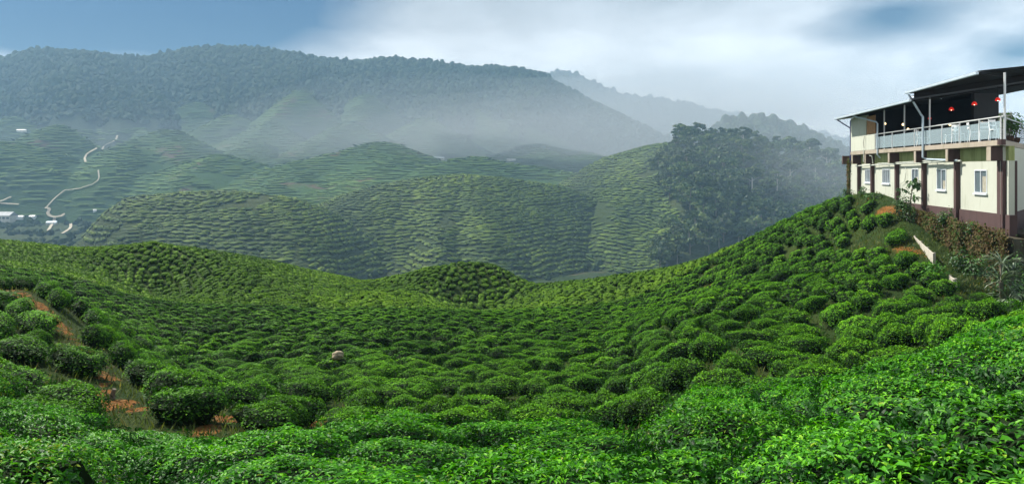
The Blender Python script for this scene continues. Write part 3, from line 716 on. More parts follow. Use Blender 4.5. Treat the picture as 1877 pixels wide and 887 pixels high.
def build_stuff():
    MI = {0: (0, 1), 1: (2, 1), 2: (2, 1), 3: (3, 4), 4: (5, 6), 5: (7, 7)}   # (leaf, core) materials by level of detail
    Vs, F3, F4, m3, m4, t3, t4 = [], [], [], [], [], [], []; off = 0
    for (lod, k), Ms in stuff.items():
        V, fac = GEN[lod][k if lod else 0]; A = np.array([[list(r) for r in M] for M in Ms]); n = len(A); nv = len(V)
        W_ = np.einsum('nij,vj->nvi', A[:, :3, :3], V)+A[:, None, :3, 3]; Vs.append(W_.reshape(-1, 3))
        base = (off+np.arange(n)*nv)[:, None, None]; vary = np.array([rnd.gauss(0, .10) for _ in range(n)])
        for f, m, t in fac:
            ff = (f[None]+base).reshape(-1, f.shape[1]); tt = np.clip(t[None]+vary[:, None], 0, 1).ravel(); mm = np.full(len(ff), MI[lod][m])
            if f.shape[1] == 3: F3.append(ff); m3.append(mm); t3.append(tt)
            else: F4.append(ff); m4.append(mm); t4.append(tt)
        off += n*nv
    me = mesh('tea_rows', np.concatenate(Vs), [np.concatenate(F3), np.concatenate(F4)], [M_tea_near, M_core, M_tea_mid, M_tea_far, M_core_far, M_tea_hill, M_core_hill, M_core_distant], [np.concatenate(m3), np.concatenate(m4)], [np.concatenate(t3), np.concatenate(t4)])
    o = link('tea_rows', me); tag(o, 'countless clipped tea bushes in contour rows over the hollow, knolls and middle hills', 'tea bushes', None, 'stuff')
    print('stuff bushes', {k: len(v) for k, v in stuff.items()}, 'faces', len(me.polygons))
M_core_hill = leaf_mat('tea_core_hill', [(0, (.008, .018, .004)), (.45, (.048, .090, .010)), (1, (.100, .152, .018))], .8, .15, 0, 0, patch=.02)
M_core_distant = leaf_mat('tea_distant', [(0, (.030, .062, .011)), (.45, (.050, .104, .016)), (1, (.090, .145, .024))], .85, .1, 0, 0, patch=.006)
build_stuff()
print('things', len(things), 'spots', len(SP))

# ------------------------------------------------------------------ haze over the valley
def build_haze():
    t = NT('haze_air'); v = t.n('ShaderNodeVolumePrincipled')
    v.inputs['Color'].default_value = HAZE_COL; v.inputs['Density'].default_value = HAZE_DENS; v.inputs['Anisotropy'].default_value = -.35
    t.l(v.outputs[0], t.out.inputs['Volume'])
    mb = MB().box(-5200, 5200, -80, 3700, -190, 425); o = mb.build('haze', t.m, origin=(0, 0, -190)); o['kind'] = 'stuff'
    o['label'] = 'pale morning haze filling the valley air'
HAZE_COL = (.42, .70, .95, 1); HAZE_DENS = .00026
build_haze()
def mist(px, py, Y, rx, ry, rz, dens, seed, label):
    for q, sh in enumerate((.55, .85, 1.15, 1.4)):      # thinner towards the outside
        t = NT('mist_air'); v = t.n('ShaderNodeVolumePrincipled'); v.inputs['Color'].default_value = (.84, .90, .94, 1); v.inputs['Density'].default_value = dens*.36; v.inputs['Anisotropy'].default_value = -.2
        t.l(v.outputs[0], t.out.inputs['Volume'])
        bm = bmesh.new(); bmesh.ops.create_icosphere(bm, subdivisions=4, radius=1)
        for w in bm.verts:
            n = w.co.normalized(); k = sh*(1+.40*float(fbm(n.x*1.7+seed+q*.6, n.y*1.7+n.z*1.3, seed+q, 3))); w.co = Vector((n.x*rx*k, n.y*ry*min(k, 1), n.z*rz*k))*KF
        me = bpy.data.meshes.new('mist'); bm.to_mesh(me); bm.free(); me.materials.append(t.m); me.polygons.foreach_set('use_smooth', [True]*len(me.polygons))
        o = link('mist', me); o.location = Vector(((px-CX)/F*Y, Y, -(py-HY)/F*Y))*KF; o['kind'] = 'stuff'; o['label'] = label
mist(1110, 258, 530, 230, 120, 34, .0012, 1, 'pale mist lying between the forested hill and the long mountain')
mist(680, 280, 570, 280, 110, 26, .0005, 2, 'thin mist over the far tea hills')
mist(1300, 205, 1060, 420, 150, 75, .0012, 3, 'pale cloud of mist before the farthest ridge')
mist(1500, 345, 300, 75, 50, 17, .0012, 4, 'thin mist at the foot of the forested hill left of the restaurant')

# ------------------------------------------------------------------ rainforest on the right hill
FOR = [(0, (.012, .030, .008)), (.4, (.032, .066, .016)), (.75, (.068, .112, .028)), (1, (.120, .150, .050))]
M_tree = leaf_mat('rainforest_leaf', FOR, .6, .25, .12, .3)
M_bark = plain('bark', (.16, .14, .11), .9, .1, 0, .3, 3)
M_bark_pale = plain('pale_bark', (.46, .43, .38), .9, .1, 0, .2, 3)
def quads_at(Pn, nrm, size, rng):
    n = len(Pn); rd = rng.normal(size=Pn.shape); ax = np.cross(rd, nrm); ax /= np.linalg.norm(ax, axis=1, keepdims=True)+1e-9
    sd = np.cross(nrm, ax); sd /= np.linalg.norm(sd, axis=1, keepdims=True)+1e-9
    s = size[:, None]; sh = rng.uniform(.5, 1, (n, 4, 1))
    V = np.stack([Pn-ax*s*sh[:, 0], Pn-sd*s*.7*sh[:, 1], Pn+ax*s*sh[:, 2], Pn+sd*s*.7*sh[:, 3]], 1)
    return V.reshape(-1, 3), (np.arange(n)*4)[:, None]+[0, 1, 2, 3]
def crown_mesh(name, seed, h, rad, flat, nclump, per, leaf, base, mat):
    """a crown of leaf clumps with gaps between them"""
    rng = np.random.default_rng(seed); Vs = []; Ts = []; Fq = []; off = 0
    lobes = rng.normal(size=(max(5, nclump//5), 3)); lobes /= np.linalg.norm(lobes, axis=1, keepdims=True)
    for c in range(nclump):
        d = lobes[rng.integers(len(lobes))]+rng.normal(size=3)*.45; d /= np.linalg.norm(d); d[2] = d[2]*.8+.15
        ctr = np.array([0, 0, base+(h-base)*.5])+d*np.array([rad, rad, (h-base)*.5*flat])*rng.uniform(.55, 1)
        cr = rad*rng.uniform(.22, .38); q = rng.normal(size=(per, 3)); q /= np.linalg.norm(q, axis=1, keepdims=True)
        q[:, 2] = np.abs(q[:, 2])*.9-.25
        p = ctr+q*cr*rng.uniform(.6, 1.05, (per, 1))*np.array([1, 1, .7]); nn = q+rng.normal(size=q.shape)*.4+[0, 0, .3]; nn /= np.linalg.norm(nn, axis=1, keepdims=True)
        v, f = quads_at(p, nn, leaf*rng.uniform(.6, 1.3, per), rng); Vs.append(v); Fq.append(f+off); off += len(v)
        Ts.append(np.clip(rng.uniform(.15, .85)+rng.normal(0, .15, per), 0, 1))
    return mesh(name, np.concatenate(Vs), [np.concatenate(Fq)], mat, None, [np.concatenate(Ts)])
def trunk_mesh(name, seed, h, r, base, rad, mat):
    rr = random.Random(seed); mb = MB(); lean = (rr.uniform(-.4, .4), rr.uniform(-.4, .4))
    top = Vector((lean[0], lean[1], h*.86)); mb.tube([(0, 0, -1.2), (lean[0]*.2, lean[1]*.2, h*.3), (lean[0]*.6, lean[1]*.6, h*.6), top], [r*1.3, r, r*.75, r*.3], 6)
    for k in range(5):
        z = base*.9+(h-base)*rr.uniform(.05, .55); a = rr.uniform(0, 6.28); q = rr.uniform(.5, .9)*rad
        f = z/h; mb.tube([(lean[0]*f, lean[1]*f, z), (lean[0]*f+math.cos(a)*q*.5, lean[1]*f+math.sin(a)*q*.5, z+q*.35), (math.cos(a)*q, math.sin(a)*q, z+q*.6)], [r*.4, r*.25, r*.1], 4)
    o = mb.build(name, mat); me = o.data; bpy.data.objects.remove(o); return me
TREES = []
for i, (h, rad, fl, nc, base, pale) in enumerate([(11, 4.2, .9, 34, 3.5, 0), (13, 4.6, .75, 36, 6.5, 1), (9, 4.0, 1.0, 34, 2., 0), (14, 4.0, .6, 30, 8, 1), (10, 3.4, 1.0, 28, 3., 0), (8, 4.6, .9, 36, 1.5, 0)]):
    TREES.append((crown_mesh('crown', 900+i, h, rad, fl, nc, 44, .62, base, M_tree), trunk_mesh('trunk', 950+i, h, .30 if pale else .22, base, rad, M_bark_pale if pale else M_bark)))
def tree(kind, loc, sc, rz, label, group, name='rainforest_tree', cat='tree', squash=1):
    r = empty(name, loc, rz); r.scale = (sc, sc, sc*squash)
    link('crown', TREES[kind][0], r); link('trunk', TREES[kind][1], r); return tag(r, label, cat, group)
rf = random.Random(31)
def right_forest():
    pts = []
    # the crest, tree by tree
    for px, k, sc in [(1262, 2, .6), (1280, 0, .95), (1300, 2, .9), (1318, 2, 1.0), (1332, 0, .85), (1348, 0, .95), (1362, 5, .9), (1378, 0, 1.0), (1396, 2, .95), (1412, 4, .9), (1428, 3, .85), (1442, 1, .95), (1458, 4, .9), (1474, 3, .85), (1490, 0, .9), (1506, 2, .85), (1520, 1, .9), (1535, 4, .9), (1550, 2, .9), (1566, 0, .9)]:
        yc = 345; x = (px-CX)/F*yc; pts.append((x, yc, k, sc, 1))
    tries = 0
    while len(pts) < 250 and tries < 9000:
        tries += 1
        px = rf.uniform(1205, 1600); y = rf.uniform(205, 343); x = (px-CX)/F*y; z = float(L_B3(x, y)); py = HY-F*z/y
        if px < TR_EDGE(py)+22*math.sin(py*.035)-5: continue
        if py > 500-(px-1200)*.28: continue
        if any((x-a)**2+(y-b)**2 < (4.6)**2 for a, b, *_ in pts): continue
        pts.append((x, y, rf.choice([0, 0, 2, 2, 4, 5, 5, 0, 2, 4, 5, 5, 2, 0, 4, 1, 3] if px > 1345 and py < 370 else [0, 2, 5, 4, 2, 5]), rf.uniform(.5, 1.12), 0))
    for x, y, k, sc, crest in pts:
        z = float(L_B3(x, y)); px, py = proj(x, y, z)
        pale = k in (1, 3)
        if crest: lb, g = ('tall pale-trunked tree rising on the crest of the forested hill' if pale else 'dark round-crowned tree on the crest of the forested hill'), ('pale-trunked crest trees' if pale else 'round-crowned crest trees')
        elif pale: lb, g = 'slender tree with pale bare trunk standing in the hazy hillside forest', 'pale-trunked forest trees'
        elif px < 1300: lb, g = 'hazy forest tree at the edge of the tea rows below the crest', 'forest edge trees'
        else: lb, g = 'hazy broad-crowned tree in the hillside forest left of the restaurant', 'hillside forest trees'
        tree(k, (x*KF, y*KF, (z-.2)*KF), sc*KF, rf.uniform(0, 6.28), lb, g)
    return len(pts)
print('forest trees', right_forest())

# far-off woods that read as one mass
M_wood = leaf_mat('far_wood_leaf', [(0, (.008, .022, .008)), (.5, (.020, .044, .013)), (1, (.040, .066, .020))], .8, .1, 0, 0)
def wood(name, label, fn, n, pxr, yr, rad, crest=None, seed=1, keepf=None):
    rng = np.random.default_rng(seed); Vs = []; Q = []; T = []; off = 0
    bl = []
    for s in range(6):
        r2 = np.random.default_rng(seed*10+s); m = 8; rr = [(.35, .0), (.95, .35), (1.0, .75), (.62, 1.15)]; th = np.arange(m)/m*6.283
        v = np.concatenate([np.stack([a*np.cos(th)*r2.uniform(.75, 1.2, m), a*np.sin(th)*r2.uniform(.75, 1.2, m), np.full(m, b)*r2.uniform(.8, 1.2, m)], -1) for a, b in rr]+[[[0, 0, 1.4]]])
        i = np.arange(m); f = np.concatenate([np.stack([k*m+i, k*m+(i+1) % m, (k+1)*m+(i+1) % m, (k+1)*m+i], -1) for k in range(3)]); tp = np.stack([3*m+i, 3*m+(i+1) % m, np.full(m, 4*m), np.full(m, 4*m)], -1)
        bl.append((v, f, tp[:, :3]))
    px = rng.uniform(*pxr, n); y = rng.uniform(*yr, n); x = (px-CX)/F*y
    if crest is not None:
        k = int(n*.35); y[:k] = crest+rng.uniform(-14, 4, k); x[:k] = (px[:k]-CX)/F*y[:k]
    z = fn(x, y); F3 = []; T3 = []
    for i in range(n):
        if keepf and not keepf(x[i], y[i], z[i], rng): continue
        v, f, t3 = bl[rng.integers(6)]; a = rng.uniform(0, 6.28); c, s_ = math.cos(a), math.sin(a); r = rad*rng.uniform(.55, 1.25); hh = r*rng.uniform(.8, 1.5)
        if rng.random() < .10: r *= 1.05; hh = r*rng.uniform(1.5, 2.1)
        Vs.append(np.stack([(v[:, 0]*c-v[:, 1]*s_)*r+x[i], (v[:, 0]*s_+v[:, 1]*c)*r+y[i], v[:, 2]*hh+z[i]-r*.3], -1)); Q.append(f+off); F3.append(t3+off); tt = rng.uniform(.1, .8)
        T.append(np.clip(tt+rng.normal(0, .2, len(f)), 0, 1)); T3.append(np.clip(tt+.1+rng.normal(0, .2, len(t3)), 0, 1)); off += len(v)
    if not Vs: print('EMPTY', name); return
    print(name, len(Vs))
    o = link(name, mesh(name, np.concatenate(Vs)*KF, [np.concatenate(F3), np.concatenate(Q)], M_wood, None, [np.concatenate(T3), np.concatenate(T)]))
    tag(o, label, 'forest', None, 'stuff')
def keepD(x, y, z, rng):
    return z > float(H_far(np.array(x), np.array(y)))-1 and z > 5+30*vnoise(x/90., y/90., 5)
wood('mountain_forest', 'dark forest covering the long mountain above the tea hills', L_D, 19000, (-250, 1330), (640, 858), 2.7, 850, 3, keepD)
wood('ridge_forest', 'pale misty forest on the farthest ridge', L_E, 3000, (950, 1700), (1200, 1310), 5.5, 1300, 4)
wood('spur_forest', 'misty forest on the spur behind the forested hill', L_F, 2200, (1200, 1750), (480, 566), 3.6, 560, 5)
def keepV(x, y, z, rng):
    px, py = proj(x, y, z)
    hz = max(float(H_mid(np.array(x), np.array(y))), float(H_far(np.array(x), np.array(y))))
    if hz > z+1: return False
    return vnoise(x/25., y/25., 8) > .02 and not near_road(x, y)
wood('valley_undergrowth', 'dark bushes and low trees massed along the valley floor', H_valley, 5200, (-60, 1250), (203, 460), 1.5, None, 6, keepV)

# ------------------------------------------------------------------ the restaurant on the hilltop
def stained(name, base, stain, scale, lo, hi, rough=.85, drip=True):
    t = NT(name); pos = t.pos(); mp = t.n('ShaderNodeMapping'); mp.inputs['Scale'].default_value = (1, 1, .18 if drip else 1); t.l(pos, mp.inputs[0])
    n1 = t.noise(scale, 6, .7, mp.outputs[0]); n2 = t.noise(.8, 4)
    c = t.mix(t.mr(n1, lo, hi), base, stain); c = t.mix(t.mr(n2, .4, .7, 0, .3), c, tuple(x*.8 for x in base))
    return t.done(t.princ(c, rough, .25, 0, t.bump(t.noise(40, 3), .25, .01)))
M_cream = stained('cream_paint', (.47, .485, .41), (.26, .28, .19), 2.6, .55, .82)
M_olive_shade = stained('olive_shade_paint', (.34, .37, .16), (.14, .17, .05), 2.6, .45, .75)  # stained olive paint with the slab's cast shadow put into its colour
M_plum = stained('plum_paint', (.082, .050, .048), (.045, .030, .028), 2.5, .5, .8)
M_conc = stained('concrete', (.36, .31, .25), (.17, .16, .09), 2.0, .5, .75)
M_dark = plain('dark_timber_shade', (.012, .010, .009), .9, .1, 0, .3, 2)  # near-black: room shade put into the colour; also dark bars and cords
M_roof = plain('roof_sheet', (.05, .055, .06), .6, .3, .0, .2, 1)
M_gutter = plain('gutter_metal', (.46, .54, .60), .45, .5, .2, .1, 2)
M_white = plain('white_metal', (.52, .53, .53), .4, .5, 0, .06, 3)
M_pipe = plain('pipe_plastic', (.50, .52, .46), .5, .4, 0, .15, 3)
M_blind = plain('bamboo_blind', (.36, .20, .10), .9, .1, 0, .3, 9)
M_frame = plain('window_frame', (.66, .70, .74), .4, .5, .1, .05, 3)
M_pane = NT('window_glass'); M_pane = M_pane.done(M_pane.princ((.10, .13, .15), .08, .6))
M_curtain = plain('curtain', (.32, .30, .24), .9, .1, 0, .3, 6)
def frosted():
    t = NT('frosted_glass'); tr = t.n('ShaderNodeBsdfTransparent'); tr.inputs[0].default_value = (.85, .92, .95, 1)
    p = t.princ((.50, .60, .64), .25, .6); mx = t.n('ShaderNodeMixShader'); mx.inputs[0].default_value = .36
    t.l(tr.outputs[0], mx.inputs[1]); t.l(p.outputs[0], mx.inputs[2]); return t.done(mx)
M_glass = frosted()
M_floor = plain('terrace_floor', (.12, .10, .09), .7, .3, 0, .2, 2)
house = empty('hillside_restaurant', P(0, 0, -2.9)); tag(house, 'white two-storey hillside restaurant with open terrace and dark roof', 'building')
def pr(mb, s0, s1, o0, o1, z0, z1):
    pts = [P(s0, o0), P(s1, o0), P(s1, o1), P(s0, o1)]; return mb.prism([(p.x, p.y) for p in pts], z0, z1)
def endp(t, inn, s=0.0, o=0.0):     # along the short end, then inwards
    q = P(s, o)+EX*t; w = Vector((-EX.y, EX.x, 0)); w = w if w.dot(AX) > 0 else -w
    return q+w*inn
SE = 21.9                                                   # far end of the building
pil = [(32.1, .30), (36.4, .22), (40.5, .22), (44.65, .22), (49.2, .20), (52.1, .18), (54.6, .2)]
s_of = lambda Y: (Y-30.91)/.9868
ps = [s_of(y) for y, _ in pil]
# lower walls, set back under the terrace
wins = [(33.5, 34.7, -1.13, -.04, 2), (37.85, 39.0, -1.10, 0.0, 2), (41.5, 42.5, -.95, 0.02, 2), (46.1, 47.5, -.93, 0.0, 4), (49.75, 51.0, -.93, 0.0, 4)]
w = MB(); prev = s_of(31.6)
edges = sorted([(s_of(a), s_of(b), z0, z1) for a, b, z0, z1, _ in wins])
for a, b, z0, z1 in edges:
    pr(w, prev, a, -.56, -.80, -1.98, .36); pr(w, a, b, -.56, -.80, -1.98, z0); pr(w, a, b, -.56, -.80, z1, .36); prev = b
pr(w, prev, s_of(54.6), -.56, -.80, -1.98, .36); w.build('wall', M_cream, house)
w = MB(); pr(w, s_of(31.6), s_of(54.6), -.562, -.80, .36, 1.0); w.build('upper_wall_band', M_olive_shade, house)  # olive band where the slab's shadow falls, that shade painted in
w = MB(); pr(w, s_of(31.4), s_of(54.6), -.50, -.80, -3.1, -1.98); w.build('plinth', M_plum, house)
q0 = endp(.55, .55, .3, -.5); q1 = endp(13, .55, .3, -.5)
w = MB(); e0, e1, e2, e3 = [endp(a, b, .45, -.42) for a, b in ((.5, .1), (12.5, .1), (12.5, .35), (.5, .35))]
w.prism([(p.x, p.y) for p in (e0, e1, e2, e3)], -1.98, .98); w.build('end_wall', M_cream, house)
w = MB(); e0, e1, e2, e3 = [endp(a, b, .45, -.42) for a, b in ((.5, .04), (12.5, .04), (12.5, .35), (.5, .35))]
w.prism([(p.x, p.y) for p in (e0, e1, e2, e3)], -3.3, -1.98); w.build('end_plinth', M_plum, house)
for i, (s, (Y, hw)) in enumerate(zip(ps, pil)):
    w = MB(); pr(w, s-hw*.6 if i else s-.32, s+hw*.6 if i else s+.18, -.36 if i else -.40, -.62 if i else -1.0, -3.0, .36); 
    o = w.build('pillar', M_plum, house, bevel=.01)
    w = MB(); pr(w, s-.13 if i else s-.2, s+.13 if i else s+.2, -.03 if i else .0, -.9, .36, .985); w.build('beam', M_plum, house, bevel=.01)
    if i < 6: 
        w = MB(); pr(w, s-.13 if i else s-.2, s+.13 if i else s+.2, -.028 if i else .002, .012, .362, .98); w.build('beam_end', M_conc, house)
# terrace slab: a trapezium, its short end runs off to the right
far = endp(13, 0); slabpts = [P(0, 0), P(SE, 0), P(SE, -11), far]
w = MB(); w.prism([(p.x, p.y) for p in slabpts], 1.0, 1.24); w.build('terrace_slab', M_conc, house, bevel=.015)
pl2 = [P(.25, -.2), P(SE-.1, -.2), P(SE-.2, -10.8), far+AX*.4]
w = MB(); w.prism([(p.x, p.y) for p in pl2], 1.244, 1.26); w.build('terrace_floor', M_floor, house)
w = MB(); w.tube([P(.02, .03, 1.02), P(.02, .03, 1.26)], .16, 10); w.build('corner_drain', M_plum, house)
# closed upper room at the far end
s1 = 18.45; s2 = 16.6
w = MB(); pr(w, s1, SE-.05, -.02, -.2, 1.26, 3.62); w.build('upper_wall', M_cream, house)
w = MB(); pr(w, SE-.05, SE-.25, -.2, -10.5, 1.26, 3.9); w.build('upper_end_wall', M_cream, house)
w = MB(); pr(w, s2, s1-.06, -.02, -.16, 1.26, 2.28); w.build('low_wall', M_cream, house)
w = MB(); pr(w, s2+.05, s1-.1, -.05, -.09, 2.32, 3.5); w.build('blind', M_blind, house)
# rear walls up to the sloping soffit; room shade put into their colour
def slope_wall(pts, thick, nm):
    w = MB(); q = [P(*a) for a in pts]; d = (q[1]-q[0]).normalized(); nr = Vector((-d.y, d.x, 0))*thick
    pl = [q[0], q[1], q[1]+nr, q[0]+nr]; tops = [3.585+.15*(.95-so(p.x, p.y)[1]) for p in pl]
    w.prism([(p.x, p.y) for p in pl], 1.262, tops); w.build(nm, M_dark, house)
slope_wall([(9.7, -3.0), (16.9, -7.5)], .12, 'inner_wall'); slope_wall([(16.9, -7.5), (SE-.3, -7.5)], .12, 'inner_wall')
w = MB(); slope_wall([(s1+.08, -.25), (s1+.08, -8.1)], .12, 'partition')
# roofs: two single-pitch sheets rising inwards, the nearer one higher
def roof(name, s0, s1, z, ends, sg0, sg1):
    top = []; o0 = .95
    pts = ends; 
    zz = [z+.15*(o0-so(p.x, p.y)[1]) for p in pts]
    w = MB(); w.prism([(p.x, p.y) for p in pts], [a+.02 for a in zz], [a+.10 for a in zz]); r = w.build(name, M_roof, house)
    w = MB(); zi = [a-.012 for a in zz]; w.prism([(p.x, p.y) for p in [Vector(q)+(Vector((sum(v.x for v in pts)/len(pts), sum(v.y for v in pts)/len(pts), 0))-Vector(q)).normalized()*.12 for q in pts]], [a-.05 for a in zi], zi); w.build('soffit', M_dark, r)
    w = MB(); pr(w, sg0, sg1, o0+.002, o0+.13, z-.07, z+.06); w.build('gutter', M_gutter, r, bevel=.015)
    return r
ru = roof('upper_roof', 0, 8, 4.08, [P(-.1, .95), P(8.1, .95), P(8.1, -10.5), P(-.1, .95)+EX*16], -.08, 8.1)
rl = roof('lower_roof', 7.4, SE+.1, 3.62, [P(7.45, .95), P(SE+.1, .95), P(SE+.9, -10.5), P(7.45, -10.5)], 7.5, SE+.12)
w = MB(); w.prism([(p.x, p.y) for p in (P(7.5, .8), P(7.62, .8), P(7.62, -10), P(7.5, -10))], [3.66, 3.66, 5.28, 5.28], [4.07, 4.07, 5.69, 5.69]); w.build('step_board', M_dark, ru)
# battens under the far eave and the blue diagonal brace
w = MB()
for k in range(5): pr(w, SE-.9, SE+.08, .84-k*.19, .78-k*.19, 3.53+k*.026, 3.57+k*.026)
w.build('eave_battens', M_pipe, rl)
M_blue = plain('blue_paint', (.045, .06, .20), .5, .4)
w = MB(); w.tube([P(SE+.02, .9, 3.55), P(SE+.02, .02, 2.95)], .045, 6); w.build('brace', M_blue, rl)
w = MB(); pr(w, SE-.02, SE+.06, .02, -.06, .2, 3.5); w.build('corner_post', M_blue, house)
# railing
rail = MB(); rail.tube([P(s2, -.06, 2.24), P(.05, -.06, 2.24)], .032, 8); railing = rail.build('railing', M_white, house)
posts_s = [(Y-31)/.9868 for Y in (47.3, 44.3, 40.8, 37.2, 35.2, 33.2, 31.25)]
for s in posts_s:
    w = MB(); pr(w, s-.025, s+.025, -.035, -.085, 1.24, 2.22); w.build('baluster', M_white, railing)
for a, b in zip(posts_s[:-1], posts_s[1:]):
    w = MB(); pr(w, b+.04, a-.04, -.055, -.067, 1.33, 2.06); w.build('glass_panel', M_glass, railing)
er = MB(); c0 = endp(.15, .08); c1 = endp(12, .08)
er.tube([c0+Vector((0, 0, 2.24)), c1+Vector((0, 0, 2.24))], .03, 7); end_r = er.build('end_railing', M_white, house)
for k in range(26):
    q = endp(.3+k*.42, .08); w = MB(); w.tube([q+Vector((0, 0, 1.24)), q+Vector((0, 0, 2.23))], .013, 5); w.build('bar', M_dark, end_r)
for k in range(3):
    w = MB(); w.tube([c0+Vector((0, 0, 1.5+k*.25)), c1+Vector((0, 0, 1.5+k*.25))], .012, 5); w.build('cross_wire', M_dark, end_r)
# slim roof posts
for px, Y, zt in ((1616.6, 45.9, 3.2), (1652.7, 42.5, 3.28), (1699, 38.9, 3.42)):
    s = (Y-31)/.9868; w = MB(); w.tube([P(s, -.12, 1.24), P(s, -.12, zt+.5)], .04, 8); w.build('roof_post', M_white, house)
w = MB(); w.tube([P(.12, -.14, 1.24), P(.12, -.14, 4.1)], .045, 9); w.build('roof_post', M_white, house)
# rainwater pipes
def dp(pts, r=.04, mat=M_pipe, nm='downpipe'): w = MB(); w.tube(pts, r, 7); w.build(nm, mat, house)
sA, sB = (46.6-31)/.9868, (39.3-31)/.9868
dp([P(18.1, .9, 3.55), P(sA+.1, .1, 3.0), P(sA, .06, 2.9), P(sA, .06, .9), P(sA, -.1, .7)], .05, M_gutter)
dp([P(7.9, .95, 3.95), P(sB+.1, .14, 2.95), P(sB, .07, 2.8), P(sB, .07, .62), P(sB-.1, -.1, .52), P(5.2, -.35, .42)], .055, M_gutter)
dp([P(4.9, -.38, .40), P(9, -.36, .36), P(15, -.36, .30), P(21.8, -.36, .22)], .045, M_pipe, 'drain_pipe')
dp([P(7.4, -.33, .48), P(12, -.33, .40), P(17, -.33, .36)], .03, M_pipe, 'drain_pipe')
dp([P(18.6, .05, 1.3), P(18.6, .08, .5), P(18.5, -.2, .36)], .035, M_pipe, 'drain_pipe')
dp([P(17.9, -.1, .9), P(17.6, -.15, .86), P(17.55, -.2, .36)], .035, M_pipe, 'drain_pipe')
dp([P(18.65, .03, 1.4), P(18.7, .06, 1.8), P(18.5, .05, 2.2)], .012, M_dark, 'cable')
dp([P(13.2, -.42, -1.5), P(13.3, -.46, -.9), P(12.6, -.46, -.7), P(12.45, -.48, -.2), P(12.6, -.5, .1)], .02, M_pipe, 'cable')
# windows: frame and panes
for a, b, z0, z1, n in wins:
    sa, sb = s_of(a), s_of(b); w = MB(); f = .045
    pr(w, sa, sb, -.53, -.62, z0, z0+f); pr(w, sa, sb, -.53, -.62, z1-f, z1)
    for k in range(n+1):
        c = sa+(sb-sa)*k/n; c0_ = max(sa, c-f/2); c1_ = min(sb, c+f/2); c0_ = sa if k == 0 else c0_; c1_ = sa+f if k == 0 else (sb if k == n else c1_); c0_ = sb-f if k == n else c0_
        pr(w, c0_, c1_, -.532, -.618, z0+f, z1-f)
    wd = w.build('window', M_frame, house)
    w = MB(); pr(w, sa+.01, sb-.01, -.585, -.60, z0+.01, z1-.01); w.build('pane', M_pane, wd)
    w = MB(); pr(w, sa-.06, sb+.06, -.47, -.56, z0-.07, z0-.004); w.build('sill', M_frame, wd)
    if n == 2:
        w = MB(); pr(w, sa+.06, sa+(sb-sa)*.42, -.579, -.583, z0+.06, z1-.3 if a < 35 else z0+.5); w.build('curtain', M_curtain, wd)
# lamps hanging over the terrace
M_red = plain('red_lampshade', (.55, .02, .012), .5, .4, 0, .1, 20)
def glow(name, col, st):
    t = NT(name); e = t.n('ShaderNodeEmission'); e.inputs[0].default_value = col; e.inputs[1].default_value = st; return t.done(e)
M_bulb = glow('lit_bulb', (1, .55, .35, 1), 6); M_warm = glow('warm_bulb', (1, .75, .35, 1), 2.5); M_tubel = glow('lit_tube', (.9, .95, 1, 1), 1.0)
def lit_red():
    t = NT('lit_red_shade'); p = t.princ((.60, .02, .012), .5, .3); p.inputs['Emission Color'].default_value = (1, .03, .015, 1); p.inputs['Emission Strength'].default_value = .22; return t.done(p)
M_redlit = lit_red()
ceil_z = lambda x, y: 4.0+.15*(.95-so(x, y)[1])
def pend(px, py, Y, r, label, group, red=True):
    x, z = (px-CX)/F*Y, -(py-HY)/F*Y; g = empty('pendant_lamp', (x, Y, z)); tag(g, label, 'lamp', group)
    if red:
        MB().lathe((x, Y, z), [(r, -r*.55), (r*.98, -.2*r), (r*.8, .3*r), (r*.5, .62*r), (r*.15, .78*r), (.012, .8*r)], 14).build('shade', M_redlit, g, smooth=True)
        MB().lathe((x, Y, z-.35*r), [(.01, -.3*r), (.22*r, -.15*r), (.3*r, .05*r), (.2*r, .3*r), (.01, .4*r)], 10).build('bulb', M_bulb, g, smooth=True)
    else: MB().lathe((x, Y, z), [(.01, -r), (.8*r, -.5*r), (r, 0), (.6*r, .7*r), (.01, r)], 8).build('bulb', M_warm, g, smooth=True)
    MB().tube([(x, Y, z+r*.78), (x, Y, max(z+.4, ceil_z(x, Y)-.42))], .008, 5).build('cord', M_dark, g)
pend(1744, 200, 42, .135, 'lit red dome pendant lamp, lowest of the three big ones over the terrace', 'red terrace lamps')
pend(1786, 190, 38.5, .13, 'lit red dome pendant lamp, middle of the three big ones over the terrace', 'red terrace lamps')
pend(1829, 182.5, 35.5, .12, 'lit red dome pendant lamp beside the corner roof post', 'red terrace lamps')
pend(1788.5, 218, 44, .15, 'red pendant lamp just above the railing deeper in the terrace', 'red terrace lamps')
pend(1704, 217, 46, .10, 'small red pendant lamp beside the third slim roof post', 'red terrace lamps')
pend(1622, 227, 48.5, .08, 'small yellow bulb hanging near the bamboo blind', 'small bulbs', False)
pend(1655.5, 228.5, 46, .08, 'small pinkish bulb beside the second slim roof post', 'small bulbs', False)
pend(1664.5, 237, 46, .07, 'small bulb just above the railing near the second slim roof post', 'small bulbs', False)
pend(1741, 229, 43.5, .06, 'tiny orange bulb just above the middle of the railing', 'small bulbs', False)
pend(1799, 224, 42, .06, 'tiny orange bulb just above the railing near the corner', 'small bulbs', False)
